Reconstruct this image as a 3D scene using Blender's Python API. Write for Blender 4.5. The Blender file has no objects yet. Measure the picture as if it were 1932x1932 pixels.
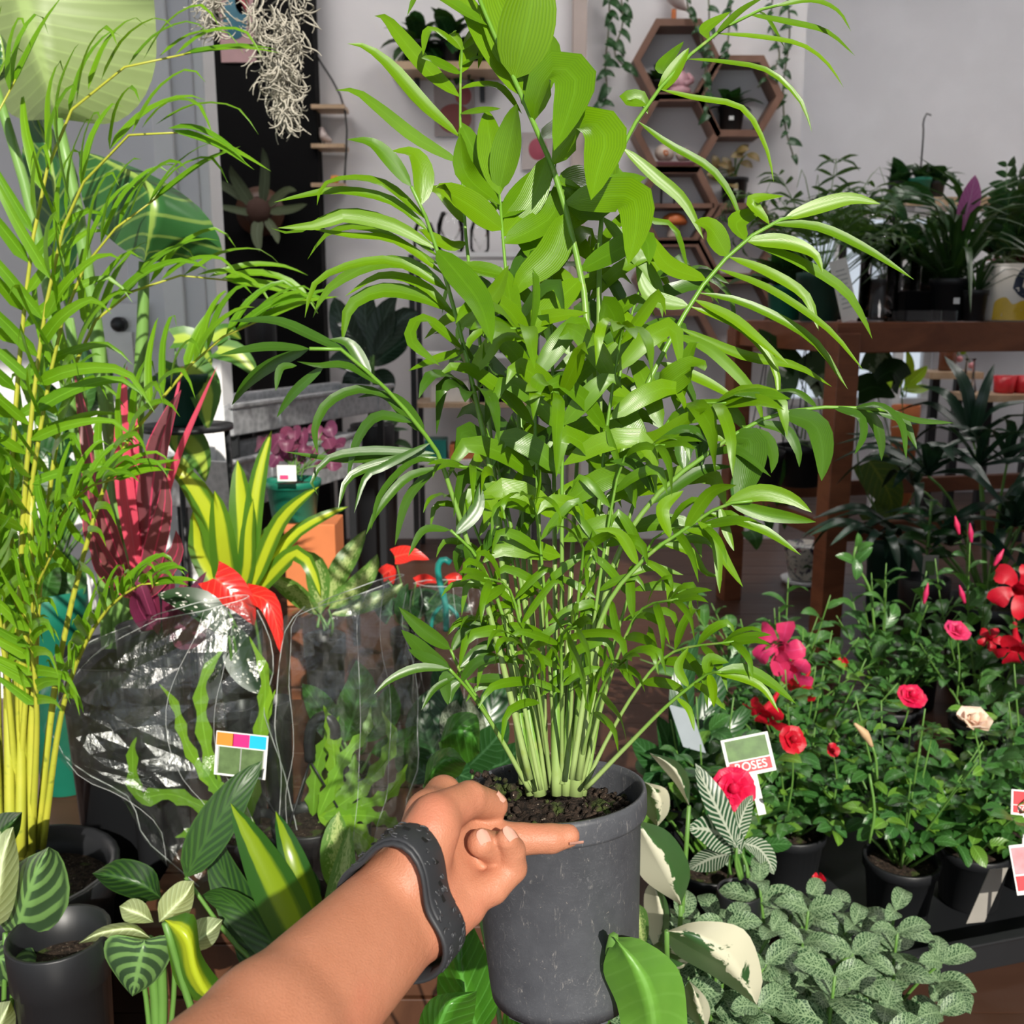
import bpy, bmesh, math, random
import numpy as np
from mathutils import Vector, Matrix, Euler
random.seed(7); np.random.seed(7)
R=random.Random(11)
SC=bpy.context.scene; COL=SC.collection
# ------------------------------------------------------------------ camera, sky, sun, exposure
FPX=1860.0; PITCH=math.radians(11.5)
C0=np.array([0.0,0.0,1.02])
FW=np.array([0,math.cos(PITCH),-math.sin(PITCH)]); UPV=np.array([0,math.sin(PITCH),math.cos(PITCH)]); RT=np.array([1.0,0,0])
cd=bpy.data.cameras.new('camera'); cam=bpy.data.objects.new('camera',cd); COL.objects.link(cam)
cam.location=C0; cam.rotation_euler=(math.pi/2-PITCH,0,0)
cd.sensor_width=36; cd.lens=FPX/1932*36; cd.clip_start=.02; cd.clip_end=200
cd.dof.use_dof=True; cd.dof.focus_distance=.66; cd.dof.aperture_fstop=17
SC.camera=cam
wd=bpy.data.worlds.new('sky'); SC.world=wd; wd.use_nodes=True
wd.node_tree.nodes['Background'].inputs[0].default_value=(.80,.89,1.0,1)
wd.node_tree.nodes['Background'].inputs[1].default_value=.8
SUN_AZ=math.radians(14); SUN_EL=math.radians(30)      # sun stands behind the camera, to the right
sd=bpy.data.lights.new('sun','SUN'); sd.energy=6.0; sd.angle=.009; sd.color=(1,.94,.84)
sun=bpy.data.objects.new('sun',sd); COL.objects.link(sun); sun.location=(2,-3,4)
sun.rotation_euler=Vector((-math.sin(SUN_AZ)*math.cos(SUN_EL),math.cos(SUN_AZ)*math.cos(SUN_EL),-math.sin(SUN_EL))).to_track_quat('-Z','Y').to_euler()
SC.view_settings.view_transform='Standard'; SC.view_settings.look='None'
SC.view_settings.gamma=1; SC.view_settings.use_curve_mapping=False
SC.view_settings.exposure=0.0
# ------------------------------------------------------------------ helpers
def ray(px,py): return FW+RT*(px-966)/FPX-UPV*(py-966)/FPX
def PC(px,py,z): return C0+z*ray(px,py)              # z: depth along the lens axis
def PY(px,py,Y):
    d=ray(px,py); return C0+d*(Y/d[1])               # point standing at world distance Y
def PF(px,py,h=0.0):
    d=ray(px,py); return C0+d*((h-C0[2])/d[2])       # point on a level surface of height h
def nrm(v): v=np.asarray(v,float); return v/(np.linalg.norm(v)+1e-12)
Z=np.array([0,0,1.0])
def cr(P,n):
    P=np.asarray(P,float)
    if len(P)==2: t=np.linspace(0,1,n+1)[:,None]; return P[0]*(1-t)+P[1]*t
    Q=np.vstack([2*P[0]-P[1],P,2*P[-1]-P[-2]]); m=len(P)-1
    d=np.linalg.norm(np.diff(P,axis=0),axis=1); c=np.concatenate([[0],np.cumsum(d)])/max(d.sum(),1e-9)
    s=np.linspace(0,1,n+1); k=np.clip(np.searchsorted(c,s,side='right')-1,0,m-1)
    u=((s-c[k])/np.maximum(c[k+1]-c[k],1e-9))[:,None]
    a,b,e,f=Q[k],Q[k+1],Q[k+2],Q[k+3]
    return .5*((2*b)+(e-a)*u+(2*a-5*b+4*e-f)*u**2+(3*b-a-3*e+f)*u**3)
def mesh(name,V,F,uv=None,smooth=True):
    me=bpy.data.meshes.new(name); me.from_pydata([tuple(v) for v in np.asarray(V).tolist()],[],[tuple(f) for f in F])
    if uv is not None:
        l=me.uv_layers.new(name='UVMap'); vi=np.empty(len(me.loops),np.int32); me.loops.foreach_get('vertex_index',vi)
        l.data.foreach_set('uv',np.asarray(uv,np.float32)[vi].ravel())
    if smooth: me.polygons.foreach_set('use_smooth',np.ones(len(me.polygons),bool))
    me.update(); return me
def link(name,me,mat=None,parent=None):
    o=bpy.data.objects.new(name,me); COL.objects.link(o)
    if mat is not None and len(me.materials)==0: me.materials.append(mat)
    if parent is not None: par(o,parent)
    return o
WM={}
def par(o,p):
    o.parent=p
    m=WM.get(p.name)
    o.matrix_parent_inverse=m.inverted() if m is not None else Matrix.Identity(4)
def mk(name,V,F,mat,parent=None,uv=None,smooth=True): return link(name,mesh(name,V,F,uv,smooth),mat,parent)
def thing(name,label,cat,loc=(0,0,0),group=None):
    o=bpy.data.objects.new(name,None); COL.objects.link(o); o.location=tuple(loc); o.empty_display_size=.05
    WM[o.name]=Matrix.Translation(Vector(tuple(loc)))
    return tag(o,label,cat,group)
def tag(o,label,cat,group=None):
    o['label']=label; o['category']=cat
    if group: o['group']=group
    return o
def struct(o,label=None):
    o['kind']='structure'
    if label: o['label']=label
    return o
def inst(me,M,name,parent,mat=None):                  # a copy that shares mesh data
    o=bpy.data.objects.new(name,me); COL.objects.link(o)
    if parent is not None: par(o,parent)
    o.matrix_basis=M; return o
GR={}
def grid(n,m,closed=False):
    k=(n,m,closed)
    if k not in GR:
        f=[]
        for i in range(n-1):
            for j in range(m if closed else m-1):
                a=i*m+j; b=i*m+(j+1)%m; f.append((a,b,b+m,a+m))
        GR[k]=f
    return GR[k]
def frame(axis):
    a=nrm(axis); h=np.array([1.0,0,0]) if abs(a[0])<.8 else np.array([0,1.0,0])
    x=nrm(np.cross(h,a)); return x,np.cross(a,x),a
def tube_g(P,r,n=10,k=6,rp=None,caps=True):
    C=cr(P,n); T=np.gradient(C,axis=0); T/=np.linalg.norm(T,axis=1)[:,None]+1e-12
    x,y,_=frame(T[0]); rr=np.interp(np.linspace(0,1,n+1),np.linspace(0,1,len(r)),r) if hasattr(r,'__len__') else np.full(n+1,r)
    V=[];th=np.arange(k)*2*math.pi/k
    for i in range(n+1):
        x=nrm(x-T[i]*np.dot(x,T[i])); y=np.cross(T[i],x)
        V.append(C[i]+rr[i]*(np.cos(th)[:,None]*x+np.sin(th)[:,None]*y))
    V=np.concatenate(V); F=list(grid(n+1,k,True))
    if caps: F=F+[tuple(range(k))[::-1],tuple(n*k+j for j in range(k))]
    uv=np.stack([np.tile(np.arange(k)/k,n+1),np.repeat(np.linspace(0,1,n+1),k)],1)
    return V,F,uv
def tube(name,P,r,mat,parent=None,n=10,k=6): V,F,uv=tube_g(P,r,n,k); return mk(name,V,F,mat,parent,uv)
def lathe_g(prof,c,axis=Z,k=40,caps=(True,True)):
    x,y,a=frame(axis); th=np.arange(k)*2*math.pi/k
    V=np.concatenate([np.asarray(c)+a*h+r*(np.cos(th)[:,None]*x+np.sin(th)[:,None]*y) for r,h in prof]); n=len(prof)
    F=list(grid(n,k,True))
    if caps[0]: F.append(tuple(range(k))[::-1])
    if caps[1]: F.append(tuple((n-1)*k+j for j in range(k)))
    uv=np.stack([np.tile(np.arange(k)/k,n),np.repeat(np.linspace(0,1,n),k)],1)
    return V,F,uv
def lathe(name,prof,c,mat,parent=None,axis=Z,k=40,caps=(True,True)):
    V,F,uv=lathe_g(prof,c,axis,k,caps); return mk(name,V,F,mat,parent,uv)
BF=[(0,3,2,1),(4,5,6,7),(0,1,5,4),(1,2,6,5),(2,3,7,6),(3,0,4,7)]
def box_g(c,s,M=None):
    V=np.array([[x,y,z] for z in (-.5,.5) for x,y in ((-.5,-.5),(.5,-.5),(.5,.5),(-.5,.5))])*np.asarray(s)
    if M is not None: V=V@np.asarray(M).T
    return V+np.asarray(c),BF
def box(name,c,s,mat,parent=None,M=None,bevel=0):
    V,F=box_g(c,s,M); o=mk(name,V,F,mat,parent,None,False)
    if bevel:
        b=o.modifiers.new('bevel','BEVEL'); b.width=bevel; b.segments=2
    return o
def rotz(a): return np.array([[math.cos(a),-math.sin(a),0],[math.sin(a),math.cos(a),0],[0,0,1.0]])
def cat(parts):
    V=[];F=[];U=[];o=0
    for p in parts:
        V.append(p[0]); F+=[tuple(i+o for i in f) for f in p[1]]; o+=len(p[0])
        U.append(p[2] if len(p)>2 else np.zeros((len(p[0]),2)))
    return np.concatenate(V),F,np.concatenate(U)
def ball_g(c,r,n=8,k=12,axis=Z):
    a=np.linspace(-math.pi/2,math.pi/2,n+1); rs=np.atleast_1d(r)*np.ones(2) if np.ndim(r) else np.array([r,r])
    return lathe_g([(max(1e-4,math.cos(t))*rs[0],math.sin(t)*rs[1]) for t in a],c,axis,k)
PROF={
 'lance':lambda t:np.sin(math.pi*np.clip(t,0,1)**.80)**.75*.97+.03*(1-t),
 'grass':lambda t:(np.clip(t/.08,0,1)**.5)*(1-t**1.8)**.9*.97+.03*(1-t),
 'strap':lambda t:np.clip(.35+t/.35,0,1)*(1-t**4)**.8,
 'oval':lambda t:np.sin(math.pi*np.clip(t,0,1)**.92)**.72,
 'heart':lambda t:(1-t**1.7)**.75*(.82+.35*np.clip(t*3,0,1)*(1-t)),
 'zig':lambda t:np.clip(t/.08,0,1)*(.45+.55*np.abs(((t*6)%1)*2-1))*(1-t**6),
 'petal':lambda t:np.clip(.3+t*1.1,0,1)*(1-t**5)**.6,
}
def blade_g(P,w,n=8,up=Z,fold=.2,prof='lance',twist=0.,nc=1,lobe=0.,wave=0.,ph=0.,roll=0.):
    C=cr(P,n); T=np.gradient(C,axis=0); T/=np.linalg.norm(T,axis=1)[:,None]+1e-12
    up=np.asarray(up,float)
    S=np.cross(T,up); S/=np.linalg.norm(S,axis=1)[:,None]+1e-9
    for i in range(1,n+1):
        if np.dot(S[i],S[i-1])<0: S[i]=-S[i]
    N=np.cross(S,T); t=np.linspace(0,1,n+1)
    if twist or roll:
        a=(roll+twist*t)[:,None]; S,N=S*np.cos(a)+N*np.sin(a),N*np.cos(a)-S*np.sin(a)
    W=w*.5*PROF[prof](t); J=np.linspace(-1,1,2*nc+1); A=np.abs(J)
    V=C[:,None]+S[:,None]*(W[:,None]*J)[...,None]+N[:,None]*(fold*W[:,None]*A**1.3)[...,None]
    if lobe: V=V-T[:,None]*(lobe*w*(1-t[:,None])**3*A**1.4)[...,None]
    if wave: V=V+N[:,None]*(wave*w*np.sin(t[:,None]*17+ph+J*2)*A**2)[...,None]
    uv=np.stack([np.tile((J+1)/2,n+1),np.repeat(t,2*nc+1)],1)
    return V.reshape(-1,3),grid(n+1,2*nc+1),uv
def outline_g(mid,left,right,n=12,nc=3):               # leaf from its midrib and its two edges, all 3D point lists
    M,L,Rr=cr(mid,n),cr(left,n),cr(right,n); rows=[]
    for j in np.linspace(-1,1,2*nc+1):
        a=abs(j); E=L if j<0 else Rr
        rows.append(M*(1-a)+E*a)
    V=np.stack(rows,1); t=np.linspace(0,1,n+1); J=np.linspace(-1,1,2*nc+1)
    uv=np.stack([np.tile((J+1)/2,n+1),np.repeat(t,2*nc+1)],1)
    return V.reshape(-1,3),grid(n+1,2*nc+1),uv
# ------------------------------------------------------------------ materials
class NB:
    def __init__(s,name):
        s.m=bpy.data.materials.new(name); s.m.use_nodes=True; s.t=s.m.node_tree; s.t.nodes.clear()
        s.out=s.n('ShaderNodeOutputMaterial')
    def n(s,ty,**k):
        x=s.t.nodes.new(ty)
        for a,b in k.items(): setattr(x,a,b)
        return x
    def set(s,sock,v):
        if isinstance(v,bpy.types.NodeSocket): s.t.links.new(v,sock)
        elif isinstance(v,(tuple,list)) and len(v)==3 and sock.type=='RGBA': sock.default_value=(*v,1)
        else: sock.default_value=v
    def math(s,op,a,b=0.0,c=None,clamp=False):
        x=s.n('ShaderNodeMath',operation=op,use_clamp=clamp); s.set(x.inputs[0],a); s.set(x.inputs[1],b)
        if c is not None: s.set(x.inputs[2],c)
        return x.outputs[0]
    def mix(s,f,a,b,bt='MIX'):
        x=s.n('ShaderNodeMix',data_type='RGBA',blend_type=bt); s.set(x.inputs[0],f); s.set(x.inputs[6],a); s.set(x.inputs[7],b); return x.outputs[2]
    def step(s,x,lo,hi):
        m=s.n('ShaderNodeMapRange',interpolation_type='SMOOTHSTEP'); s.set(m.inputs[0],x); m.inputs[1].default_value=lo; m.inputs[2].default_value=hi; return m.outputs[0]
    def noise(s,scale=5,detail=3,vec=None,rough=.5,dist=0):
        x=s.n('ShaderNodeTexNoise'); x.inputs['Scale'].default_value=scale; x.inputs['Detail'].default_value=detail; x.inputs['Roughness'].default_value=rough; x.inputs['Distortion'].default_value=dist
        if vec is None: vec=s.obj()
        s.set(x.inputs['Vector'],vec); return x.outputs['Fac']
    def voro(s,scale,vec=None,feature='F1',out='Distance'):
        x=s.n('ShaderNodeTexVoronoi',feature=feature); x.inputs['Scale'].default_value=scale; s.set(x.inputs['Vector'],vec if vec is not None else s.obj()); return x.outputs[out]
    def obj(s):
        if not hasattr(s,'_tc'): s._tc=s.n('ShaderNodeTexCoord')
        return s._tc.outputs['Object']
    def gen(s): s.obj(); return s._tc.outputs['Generated']
    def uv(s):
        s.obj(); u=s.n('ShaderNodeSeparateXYZ'); s.t.links.new(s._tc.outputs['UV'],u.inputs[0]); return u.outputs[0],u.outputs[1]
    def uvv(s,sx,sy):
        s.obj(); m=s.n('ShaderNodeMapping'); s.t.links.new(s._tc.outputs['UV'],m.inputs[0]); m.inputs['Scale'].default_value=(sx,sy,1); return m.outputs[0]
    def vmap(s,sc):
        m=s.n('ShaderNodeMapping'); s.t.links.new(s.obj(),m.inputs[0]); m.inputs['Scale'].default_value=sc; return m.outputs[0]
    def rnd(s): return s.n('ShaderNodeObjectInfo').outputs['Random']
    def bump(s,h,st=.3,d=.01):
        b=s.n('ShaderNodeBump'); b.inputs['Strength'].default_value=st; b.inputs['Distance'].default_value=d; s.set(b.inputs['Height'],h); return b.outputs[0]
    def pbr(s,col,rough=.5,metal=0.,spec=.5,normal=None,sss=0,coat=0,trans=0,ior=None,alpha=None,emit=None,es=0):
        p=s.n('ShaderNodeBsdfPrincipled'); s.set(p.inputs['Base Color'],col); s.set(p.inputs['Roughness'],rough); s.set(p.inputs['Metallic'],metal)
        s.set(p.inputs['Specular IOR Level'],spec); p.inputs['Coat Weight'].default_value=coat; p.inputs['Transmission Weight'].default_value=trans
        if ior: p.inputs['IOR'].default_value=ior
        if normal is not None: s.set(p.inputs['Normal'],normal)
        if sss: p.inputs['Subsurface Weight'].default_value=sss; p.inputs['Subsurface Radius'].default_value=(.012,.005,.003); p.inputs['Subsurface Scale'].default_value=1
        if emit is not None: s.set(p.inputs['Emission Color'],emit); p.inputs['Emission Strength'].default_value=es
        return p.outputs[0]
    def done(s,sh): s.t.links.new(sh,s.out.inputs[0]); return s.m
    def mixsh(s,f,a,b):
        x=s.n('ShaderNodeMixShader'); s.set(x.inputs[0],f); s.t.links.new(a,x.inputs[1]); s.t.links.new(b,x.inputs[2]); return x.outputs[0]
def simple(name,col,rough=.5,metal=0.,spec=.5,var=.12,scale=30,coat=0,bump=0,bscale=200):
    b=NB(name); c=b.mix(b.noise(scale,4),tuple(x*(1-var) for x in col),tuple(min(1,x*(1+var)) for x in col))
    return b.done(b.pbr(c,rough,metal,spec,coat=coat,normal=b.bump(b.noise(bscale,3),bump,.002) if bump else None))
def leafmat(name,c1,c2,pat='mid',vein=None,rough=.34,trans=.38,tcol=None,spec=.45,N=9,K=2.2,hv=.25,amt=.5,rib_=.5,vs=.5):
    b=NB(name); u,v=b.uv(); m=b.math('MULTIPLY',b.math('ABSOLUTE',b.math('SUBTRACT',u,.5)),2.0)
    vein=vein or tuple(min(1,x*1.7+.03) for x in c2)
    base=b.mix(b.noise(40,3),c1,c2)
    base=b.mix(b.math('MULTIPLY',b.rnd(),hv*2),base,tuple(min(1,x*y) for x,y in zip(c2,(1.35,1.15,.8))))
    h=None
    chev=b.math('SUBTRACT',b.math('MULTIPLY',v,N),b.math('MULTIPLY',m,K))
    sw=b.math('SINE',b.math('MULTIPLY',chev,6.2832))
    rib=b.math('SUBTRACT',1.0,b.step(m,.03,.10))
    if pat in('mid','parallel'):
        ln=b.math('SINE',b.math('MULTIPLY',u,95 if pat=='parallel' else 60))
        base=b.mix(b.math('MULTIPLY',b.step(ln,-.2,1),.28),base,tuple(x*.72 for x in c1)); h=ln
        base=b.mix(b.math('MULTIPLY',rib,rib_),base,vein)
    elif pat=='veined':
        base=b.mix(b.math('MULTIPLY',b.step(sw,.75,1),vs),base,vein); base=b.mix(b.math('MULTIPLY',rib,.85),base,vein); h=sw
    elif pat=='bands':       # broad feathered bands either side of the midrib
        base=b.mix(b.math('MULTIPLY',b.step(sw,-.1,.6),b.math('SUBTRACT',1.0,b.step(m,.72,.95))),base,vein); base=b.mix(rib,base,vein)
        base=b.mix(b.step(m,.88,.97),base,vein); h=sw
    elif pat=='zebra':
        base=b.mix(b.step(sw,.15,.55),base,vein); base=b.mix(b.math('SUBTRACT',1.0,b.step(m,.05,.16)),base,vein); h=sw
    elif pat=='net':
        e=b.voro(1,b.uvv(9,15),'DISTANCE_TO_EDGE'); base=b.mix(b.math('SUBTRACT',1.0,b.step(e,.02,.12)),base,vein)
        base=b.mix(b.step(sw,.72,.95),base,vein); base=b.mix(rib,base,vein); h=sw
    elif pat=='stripe':      # long stripes that run the length of the leaf
        e=b.noise(1,2,b.uvv(7,.5)); base=b.mix(b.step(e,.42,.58),base,vein); base=b.mix(b.step(m,.72,.8),base,c1)
    elif pat=='varieg':
        e=b.noise(1,4,b.uvv(3.2,5),.6,.6); e=b.math('ADD',e,b.math('MULTIPLY',b.math('SUBTRACT',u,.5),amt)); base=b.mix(b.step(e,.47,.53),base,vein)
    elif pat=='marble':      # pale centre with flecks, green rim
        e=b.noise(1,5,b.uvv(14,20),.65); e=b.math('ADD',e,b.math('MULTIPLY',m,-.28)); base=b.mix(b.step(e,.34,.46),base,vein)
    elif pat=='spots':
        e=b.voro(1,b.uvv(7,12)); base=b.mix(b.math('SUBTRACT',1.0,b.step(e,.22,.30)),base,vein)
    elif pat=='edge':
        base=b.mix(b.step(m,.86,.97),base,vein); base=b.mix(b.math('MULTIPLY',rib,.8),base,vein)
    elif pat=='center':
        e=b.noise(1,2,b.uvv(5,1)); base=b.mix(b.math('SUBTRACT',1.0,b.step(b.math('ADD',m,b.math('MULTIPLY',b.math('SUBTRACT',e,.5),.5)),.35,.55)),base,vein)
    nm=b.bump(h,.10,.002) if h is not None else None
    p=b.pbr(base,rough,0,spec,nm)
    tr=b.n('ShaderNodeBsdfTranslucent'); tc=b.mix(.55,base,tcol or tuple(min(1,x*y) for x,y in zip(c2,(1.9,1.6,.5)))); b.set(tr.inputs[0],tc)
    return b.done(b.mixsh(trans,p,tr.outputs[0]))
TOC=nrm(-FW)
def jit(v,a): return np.asarray(v,float)+np.array([R.uniform(-a,a) for _ in range(3)])
class Plant:                                           # counts the leaves of a thing; past 300 they join one 'stuff' part
    LIM=300
    def __init__(s,root,leaf='leaf'): s.r=root; s.c=0; s.ex=[]; s.exm=None; s.leafname=leaf
    def leaf(s,g,mat,parent=None,name=None):
        s.c+=1
        if s.c<=s.LIM: return mk(name or s.leafname,g[0],g[1],mat,parent or s.r,g[2])
        s.ex.append(g); s.exm=mat
    def finish(s):
        if s.ex:
            V,F,U=cat(s.ex); o=mk('foliage',V,F,s.exm,s.r,U); o['kind']='stuff'
def pinnate(pl,P,mat,rmat,L,w,pairs=9,s0=.45,ang=(62,25),droop=.45,n0=None,r=(.0022,.0006),seg=7,prof='lance',fold=.25,name='frond',rise=.12,jt=.12,lo=.55,upc=.15):
    fr=tube(name,P,r,rmat,pl.r,n=14,k=5)
    C=cr(P,60); T=np.gradient(C,axis=0); T/=np.linalg.norm(T,axis=1)[:,None]
    n0=nrm(n0 if n0 is not None else TOC+Z*.5)
    for i in range(pairs):
        for sg in (-1,1):
            s=s0+(1-s0)*(i+(.25 if sg>0 else 0)+R.uniform(-.1,.1))/max(1,pairs-.6); s=min(.995,max(0,s)); k=int(s*60); q=(s-s0)/(1-s0)
            t=T[k]; sd=nrm(np.cross(t,n0)); nn=np.cross(sd,t)
            a=math.radians(ang[0]+(ang[1]-ang[0])*q+R.uniform(-7,7)); l=L*(lo+(1-lo)*math.sin(math.pi*min(1,.18+.75*q)))*R.uniform(.85,1.12)
            d=nrm(t*math.cos(a)+sg*sd*math.sin(a)+nn*rise+jit((0,0,0),jt)); dr=droop*R.uniform(.6,1.3)
            p0=C[k]; pts=[p0,p0+d*l*.35+nn*.03*l,p0+d*l*.7-Z*dr*l*.22,p0+d*l*(1-.25*dr)-Z*dr*l*.75]
            pl.leaf(blade_g(pts,w*R.uniform(.8,1.15)*(.7+.3*math.sin(math.pi*min(1,.2+.8*q))),seg,jit(nn+Z*.25+TOC*upc,.25),fold,prof,twist=R.uniform(-.5,.5)),mat,fr,'leaflet')
    e=C[-1]; t=T[-1]
    for q in (-.18,.12): d=nrm(t+np.cross(t,n0)*q); pl.leaf(blade_g([e-t*.01,e+d*L*.3,e+d*L*.55-Z*droop*L*.12],w*.8,seg,n0+TOC*.8,fold,prof),mat,fr,'leaflet')
    return fr
# ------------------------------------------------------------------ the room
def wallmat(name,col,sc=3.0):
    b=NB(name); n=b.noise(sc,5); c=b.mix(b.step(n,.35,.7),tuple(x*.93 for x in col),col)
    return b.done(b.pbr(c,.75,0,.25,b.bump(b.noise(160,3),.12,.002)))
M_wall=wallmat('white_plaster',(.78,.76,.77)); M_wallb=wallmat('cool_white_plaster',(.80,.80,.83)); M_trim=wallmat('pinkish_trim',(.55,.46,.42),8)
M_black=simple('black_paint',(.0016,.0016,.002),.7,0,.12)
b=NB('dark_floor_boards'); g=b.noise(1,5,b.vmap((1.5,22,1)),.6,.3); c=b.mix(g,(.035,.015,.009),(.085,.038,.022)); c=b.mix(b.math('MULTIPLY',b.rnd(),.55),c,(.050,.022,.013))
M_floor=b.done(b.pbr(c,b.math('ADD',.3,b.math('MULTIPLY',g,.2)),0,.4,b.bump(g,.12,.003)))
def woodmat(name,c1,c2,sc=(14,3,3),rough=.4):
    b=NB(name); g=b.noise(1,6,b.vmap(sc),.6,1.2); c=b.mix(b.step(g,.3,.72),c1,c2); c=b.mix(b.math('MULTIPLY',b.rnd(),.3),c,c1)
    return b.done(b.pbr(c,rough,0,.4,b.bump(g,.1,.003)))
fl=struct(box('floor',(0,2,-.03),(9.4,8.0,.04),M_floor))
pm=mesh('plank',*box_g((0,0,-.006),(9.2,.1285,.012)),smooth=False); pm.materials.append(M_floor)
for i in range(56):
    inst(pm,Matrix.Translation((R.uniform(-.05,.05),-1.4+i*.131,R.uniform(-.0006,.0004))),'plank',fl)
struct(box('ceiling',(0,2.2,3.55),(9.4,7.4,.1),M_wall))
XC=PY(1516,150,4.4)[0]
struct(box('wall_back',((XC-4.6)/2,4.45,1.75),(XC+4.6,.1,3.5),M_wall))
struct(box('wall_return',(XC-.05,5.05,1.75),(.1,1.1,3.5),M_wallb))
# far right wall with a bright window in it
Yr=5.6; wl,wr=PY(1490,500,Yr)[0],PY(1775,500,Yr)[0]; wt,wb=PY(1600,398,Yr)[2],PY(1600,765,Yr)[2]
V,F,_=cat([box_g(((XC-.1+wl)/2,Yr+.05,1.75),(wl-XC+.1,.1,3.5)),box_g(((wr+4.6)/2,Yr+.05,1.75),(4.6-wr,.1,3.5)),
           box_g(((wl+wr)/2,Yr+.05,(wt+3.5)/2),(wr-wl,.1,3.5-wt)),box_g(((wl+wr)/2,Yr+.05,(wb-.02)/2),(wr-wl,.1,wb+.02))])
struct(mk('wall_far_right',V,F,M_wallb,None,None,False))
M_white=simple('white_gloss_paint',(.82,.82,.82),.35,0,.5,.04)
w1=struct(box('window_1',((wl+wr)/2,Yr+.05,wb+.02),(wr-wl,.12,.04),M_white))
for x in (wl+.02,(wl*2+wr)/3,(wl+2*wr)/3,wr-.02): box('mullion',(x,Yr+.05,(wt+wb)/2),(.045,.05,wt-wb),M_white,w1)
for z in (wt-.02,wb+(wt-wb)*.45): box('transom',((wl+wr)/2,Yr+.05,z),(wr-wl,.045,.04),M_white,w1)
b=NB('window_glass'); tb=b.n('ShaderNodeBsdfTransparent'); gb=b.n('ShaderNodeBsdfGlossy'); gb.inputs['Roughness'].default_value=.03
lw=b.n('ShaderNodeLayerWeight'); lw.inputs[0].default_value=.25
M_pane=b.done(b.mixsh(lw.outputs['Fresnel'],tb.outputs[0],gb.outputs[0]))
for k in range(3):
    a=wl+(wr-wl)*k/3; box('pane',(a+(wr-wl)/6,Yr+.06,(wt+wb)/2),((wr-wl)/3-.05,.004,wt-wb-.05),M_pane,w1)
struct(box('wall_right',(4.65,2.2,1.75),(.1,7.4,3.5),M_wallb)); struct(box('wall_side',(-4.65,2.2,1.75),(.1,7.4,3.5),M_wall))
# street front behind the camera: pier at the right and a header over the open shopfront
struct(box('wall_front',(3.25,-1.25,1.75),(2.9,.1,3.5),M_wall)); struct(box('wall_header',(-1.4,-1.25,3.32),(6.4,.1,.36),M_wall))
XB0,XB1=PY(330,300,4.3)[0],PY(604,400,4.3)[0]
struct(box('wall_black_panel',((XB0+XB1)/2,4.34,1.75),(XB1-XB0,.1,3.5),M_black))
XT0,XT1=PY(1080,100,4.36)[0],PY(1106,100,4.36)[0]
struct(box('trim_1',((XT0+XT1)/2,4.37,1.75),(XT1-XT0,.08,3.5),M_trim,bevel=.004))
# left partition that ends in a stepped white jamb
XJ=PY(392,400,2.5)[0]-.045
lw_=struct(box('wall_left',(XJ-2.03,2.56,1.75),(4.0,.12,3.5),M_wall))
for k,(dx,dy,w) in enumerate(((-.11,-.012,.10),(-.045,-.022,.05),(0.0,-.008,.06),(.03,.0,.05))):
    struct(box('trim_%d'%(k+2),(XJ+dx,2.50+dy+.05,1.75),(w,.1,3.5),M_white if k%2 else M_wallb,bevel=.004))
b=NB('fill_glow'); M_fill=b.done(b.pbr((.9,.9,.9),.5,emit=(1,.96,.92),es=26))
def add_fill_panel(x,y,lb):  # glowing panel added out of view to brighten the back walls
    o=thing('fill_panel',lb,'light',(x,y,3.5),'added fill lights')
    box('fill_housing',(x,y,3.475),(1.24,.34,.05),M_white,o); box('fill_diffuser',(x,y,3.445),(1.18,.28,.012),M_fill,o)
for x,y,w in ((-1.6,3.2,'the black panel'),(.9,3.0,'the hexagon shelves'),(2.9,3.8,'the bright window')): add_fill_panel(x,y,'flat white fill light panel, added out of view in front of '+w)
# ------------------------------------------------------------------ the palm in its pot, held up in the middle
M_palm=leafmat('palm_leaf',(.050,.140,.003),(.120,.275,.003),'parallel',rough=.32,trans=.24,hv=.5,spec=.45,rib_=.12)
M_palmd=leafmat('palm_leaf_mature',(.030,.090,.008),(.055,.150,.009),'parallel',rough=.28,trans=.22,hv=.3,spec=.55,rib_=.12)
b=NB('palm_stem'); u,v=b.uv(); c=b.mix(b.step(v,.05,.8),(.27,.37,.12),(.13,.29,.025)); c=b.mix(b.step(b.noise(120,3),.55,.75),c,(.24,.33,.08)); M_pstem=b.done(b.pbr(c,.38,0,.5))
PZ=.625; pc=PC(1045,1490,PZ); PA=nrm((-.055,math.sin(math.radians(7)),math.cos(math.radians(7)))); PR=.0585
root=thing('potted_palm','tall leafy green palm in a scuffed charcoal plastic pot, gripped by a hand','palm',pc-PA*.135)
b=NB('charcoal_plastic'); n1=b.noise(60,5,None,.65); sv=b.noise(1,5,b.vmap((240,240,85)),.75,.8); sc_=b.noise(1,4,b.vmap((90,90,260)),.8,3.0)
c=b.mix(n1,(.042,.045,.053),(.085,.089,.100)); c=b.mix(b.math('MULTIPLY',b.step(sv,.57,.76),.8),c,(.32,.30,.28)); c=b.mix(b.math('MULTIPLY',b.step(sc_,.67,.71),.8),c,(.42,.37,.32))
wr_=b.noise(260,4,None,.7,2.5); c=b.mix(b.math('MULTIPLY',b.step(wr_,.56,.66),b.math('MULTIPLY',b.step(b.noise(25,2),.42,.6),.45)),c,(.17,.17,.18))
M_pot=b.done(b.pbr(c,b.math('ADD',.38,b.math('MULTIPLY',n1,.25)),0,.45,b.bump(b.math('ADD',sv,wr_),.15,.002)))
k=PR
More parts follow.
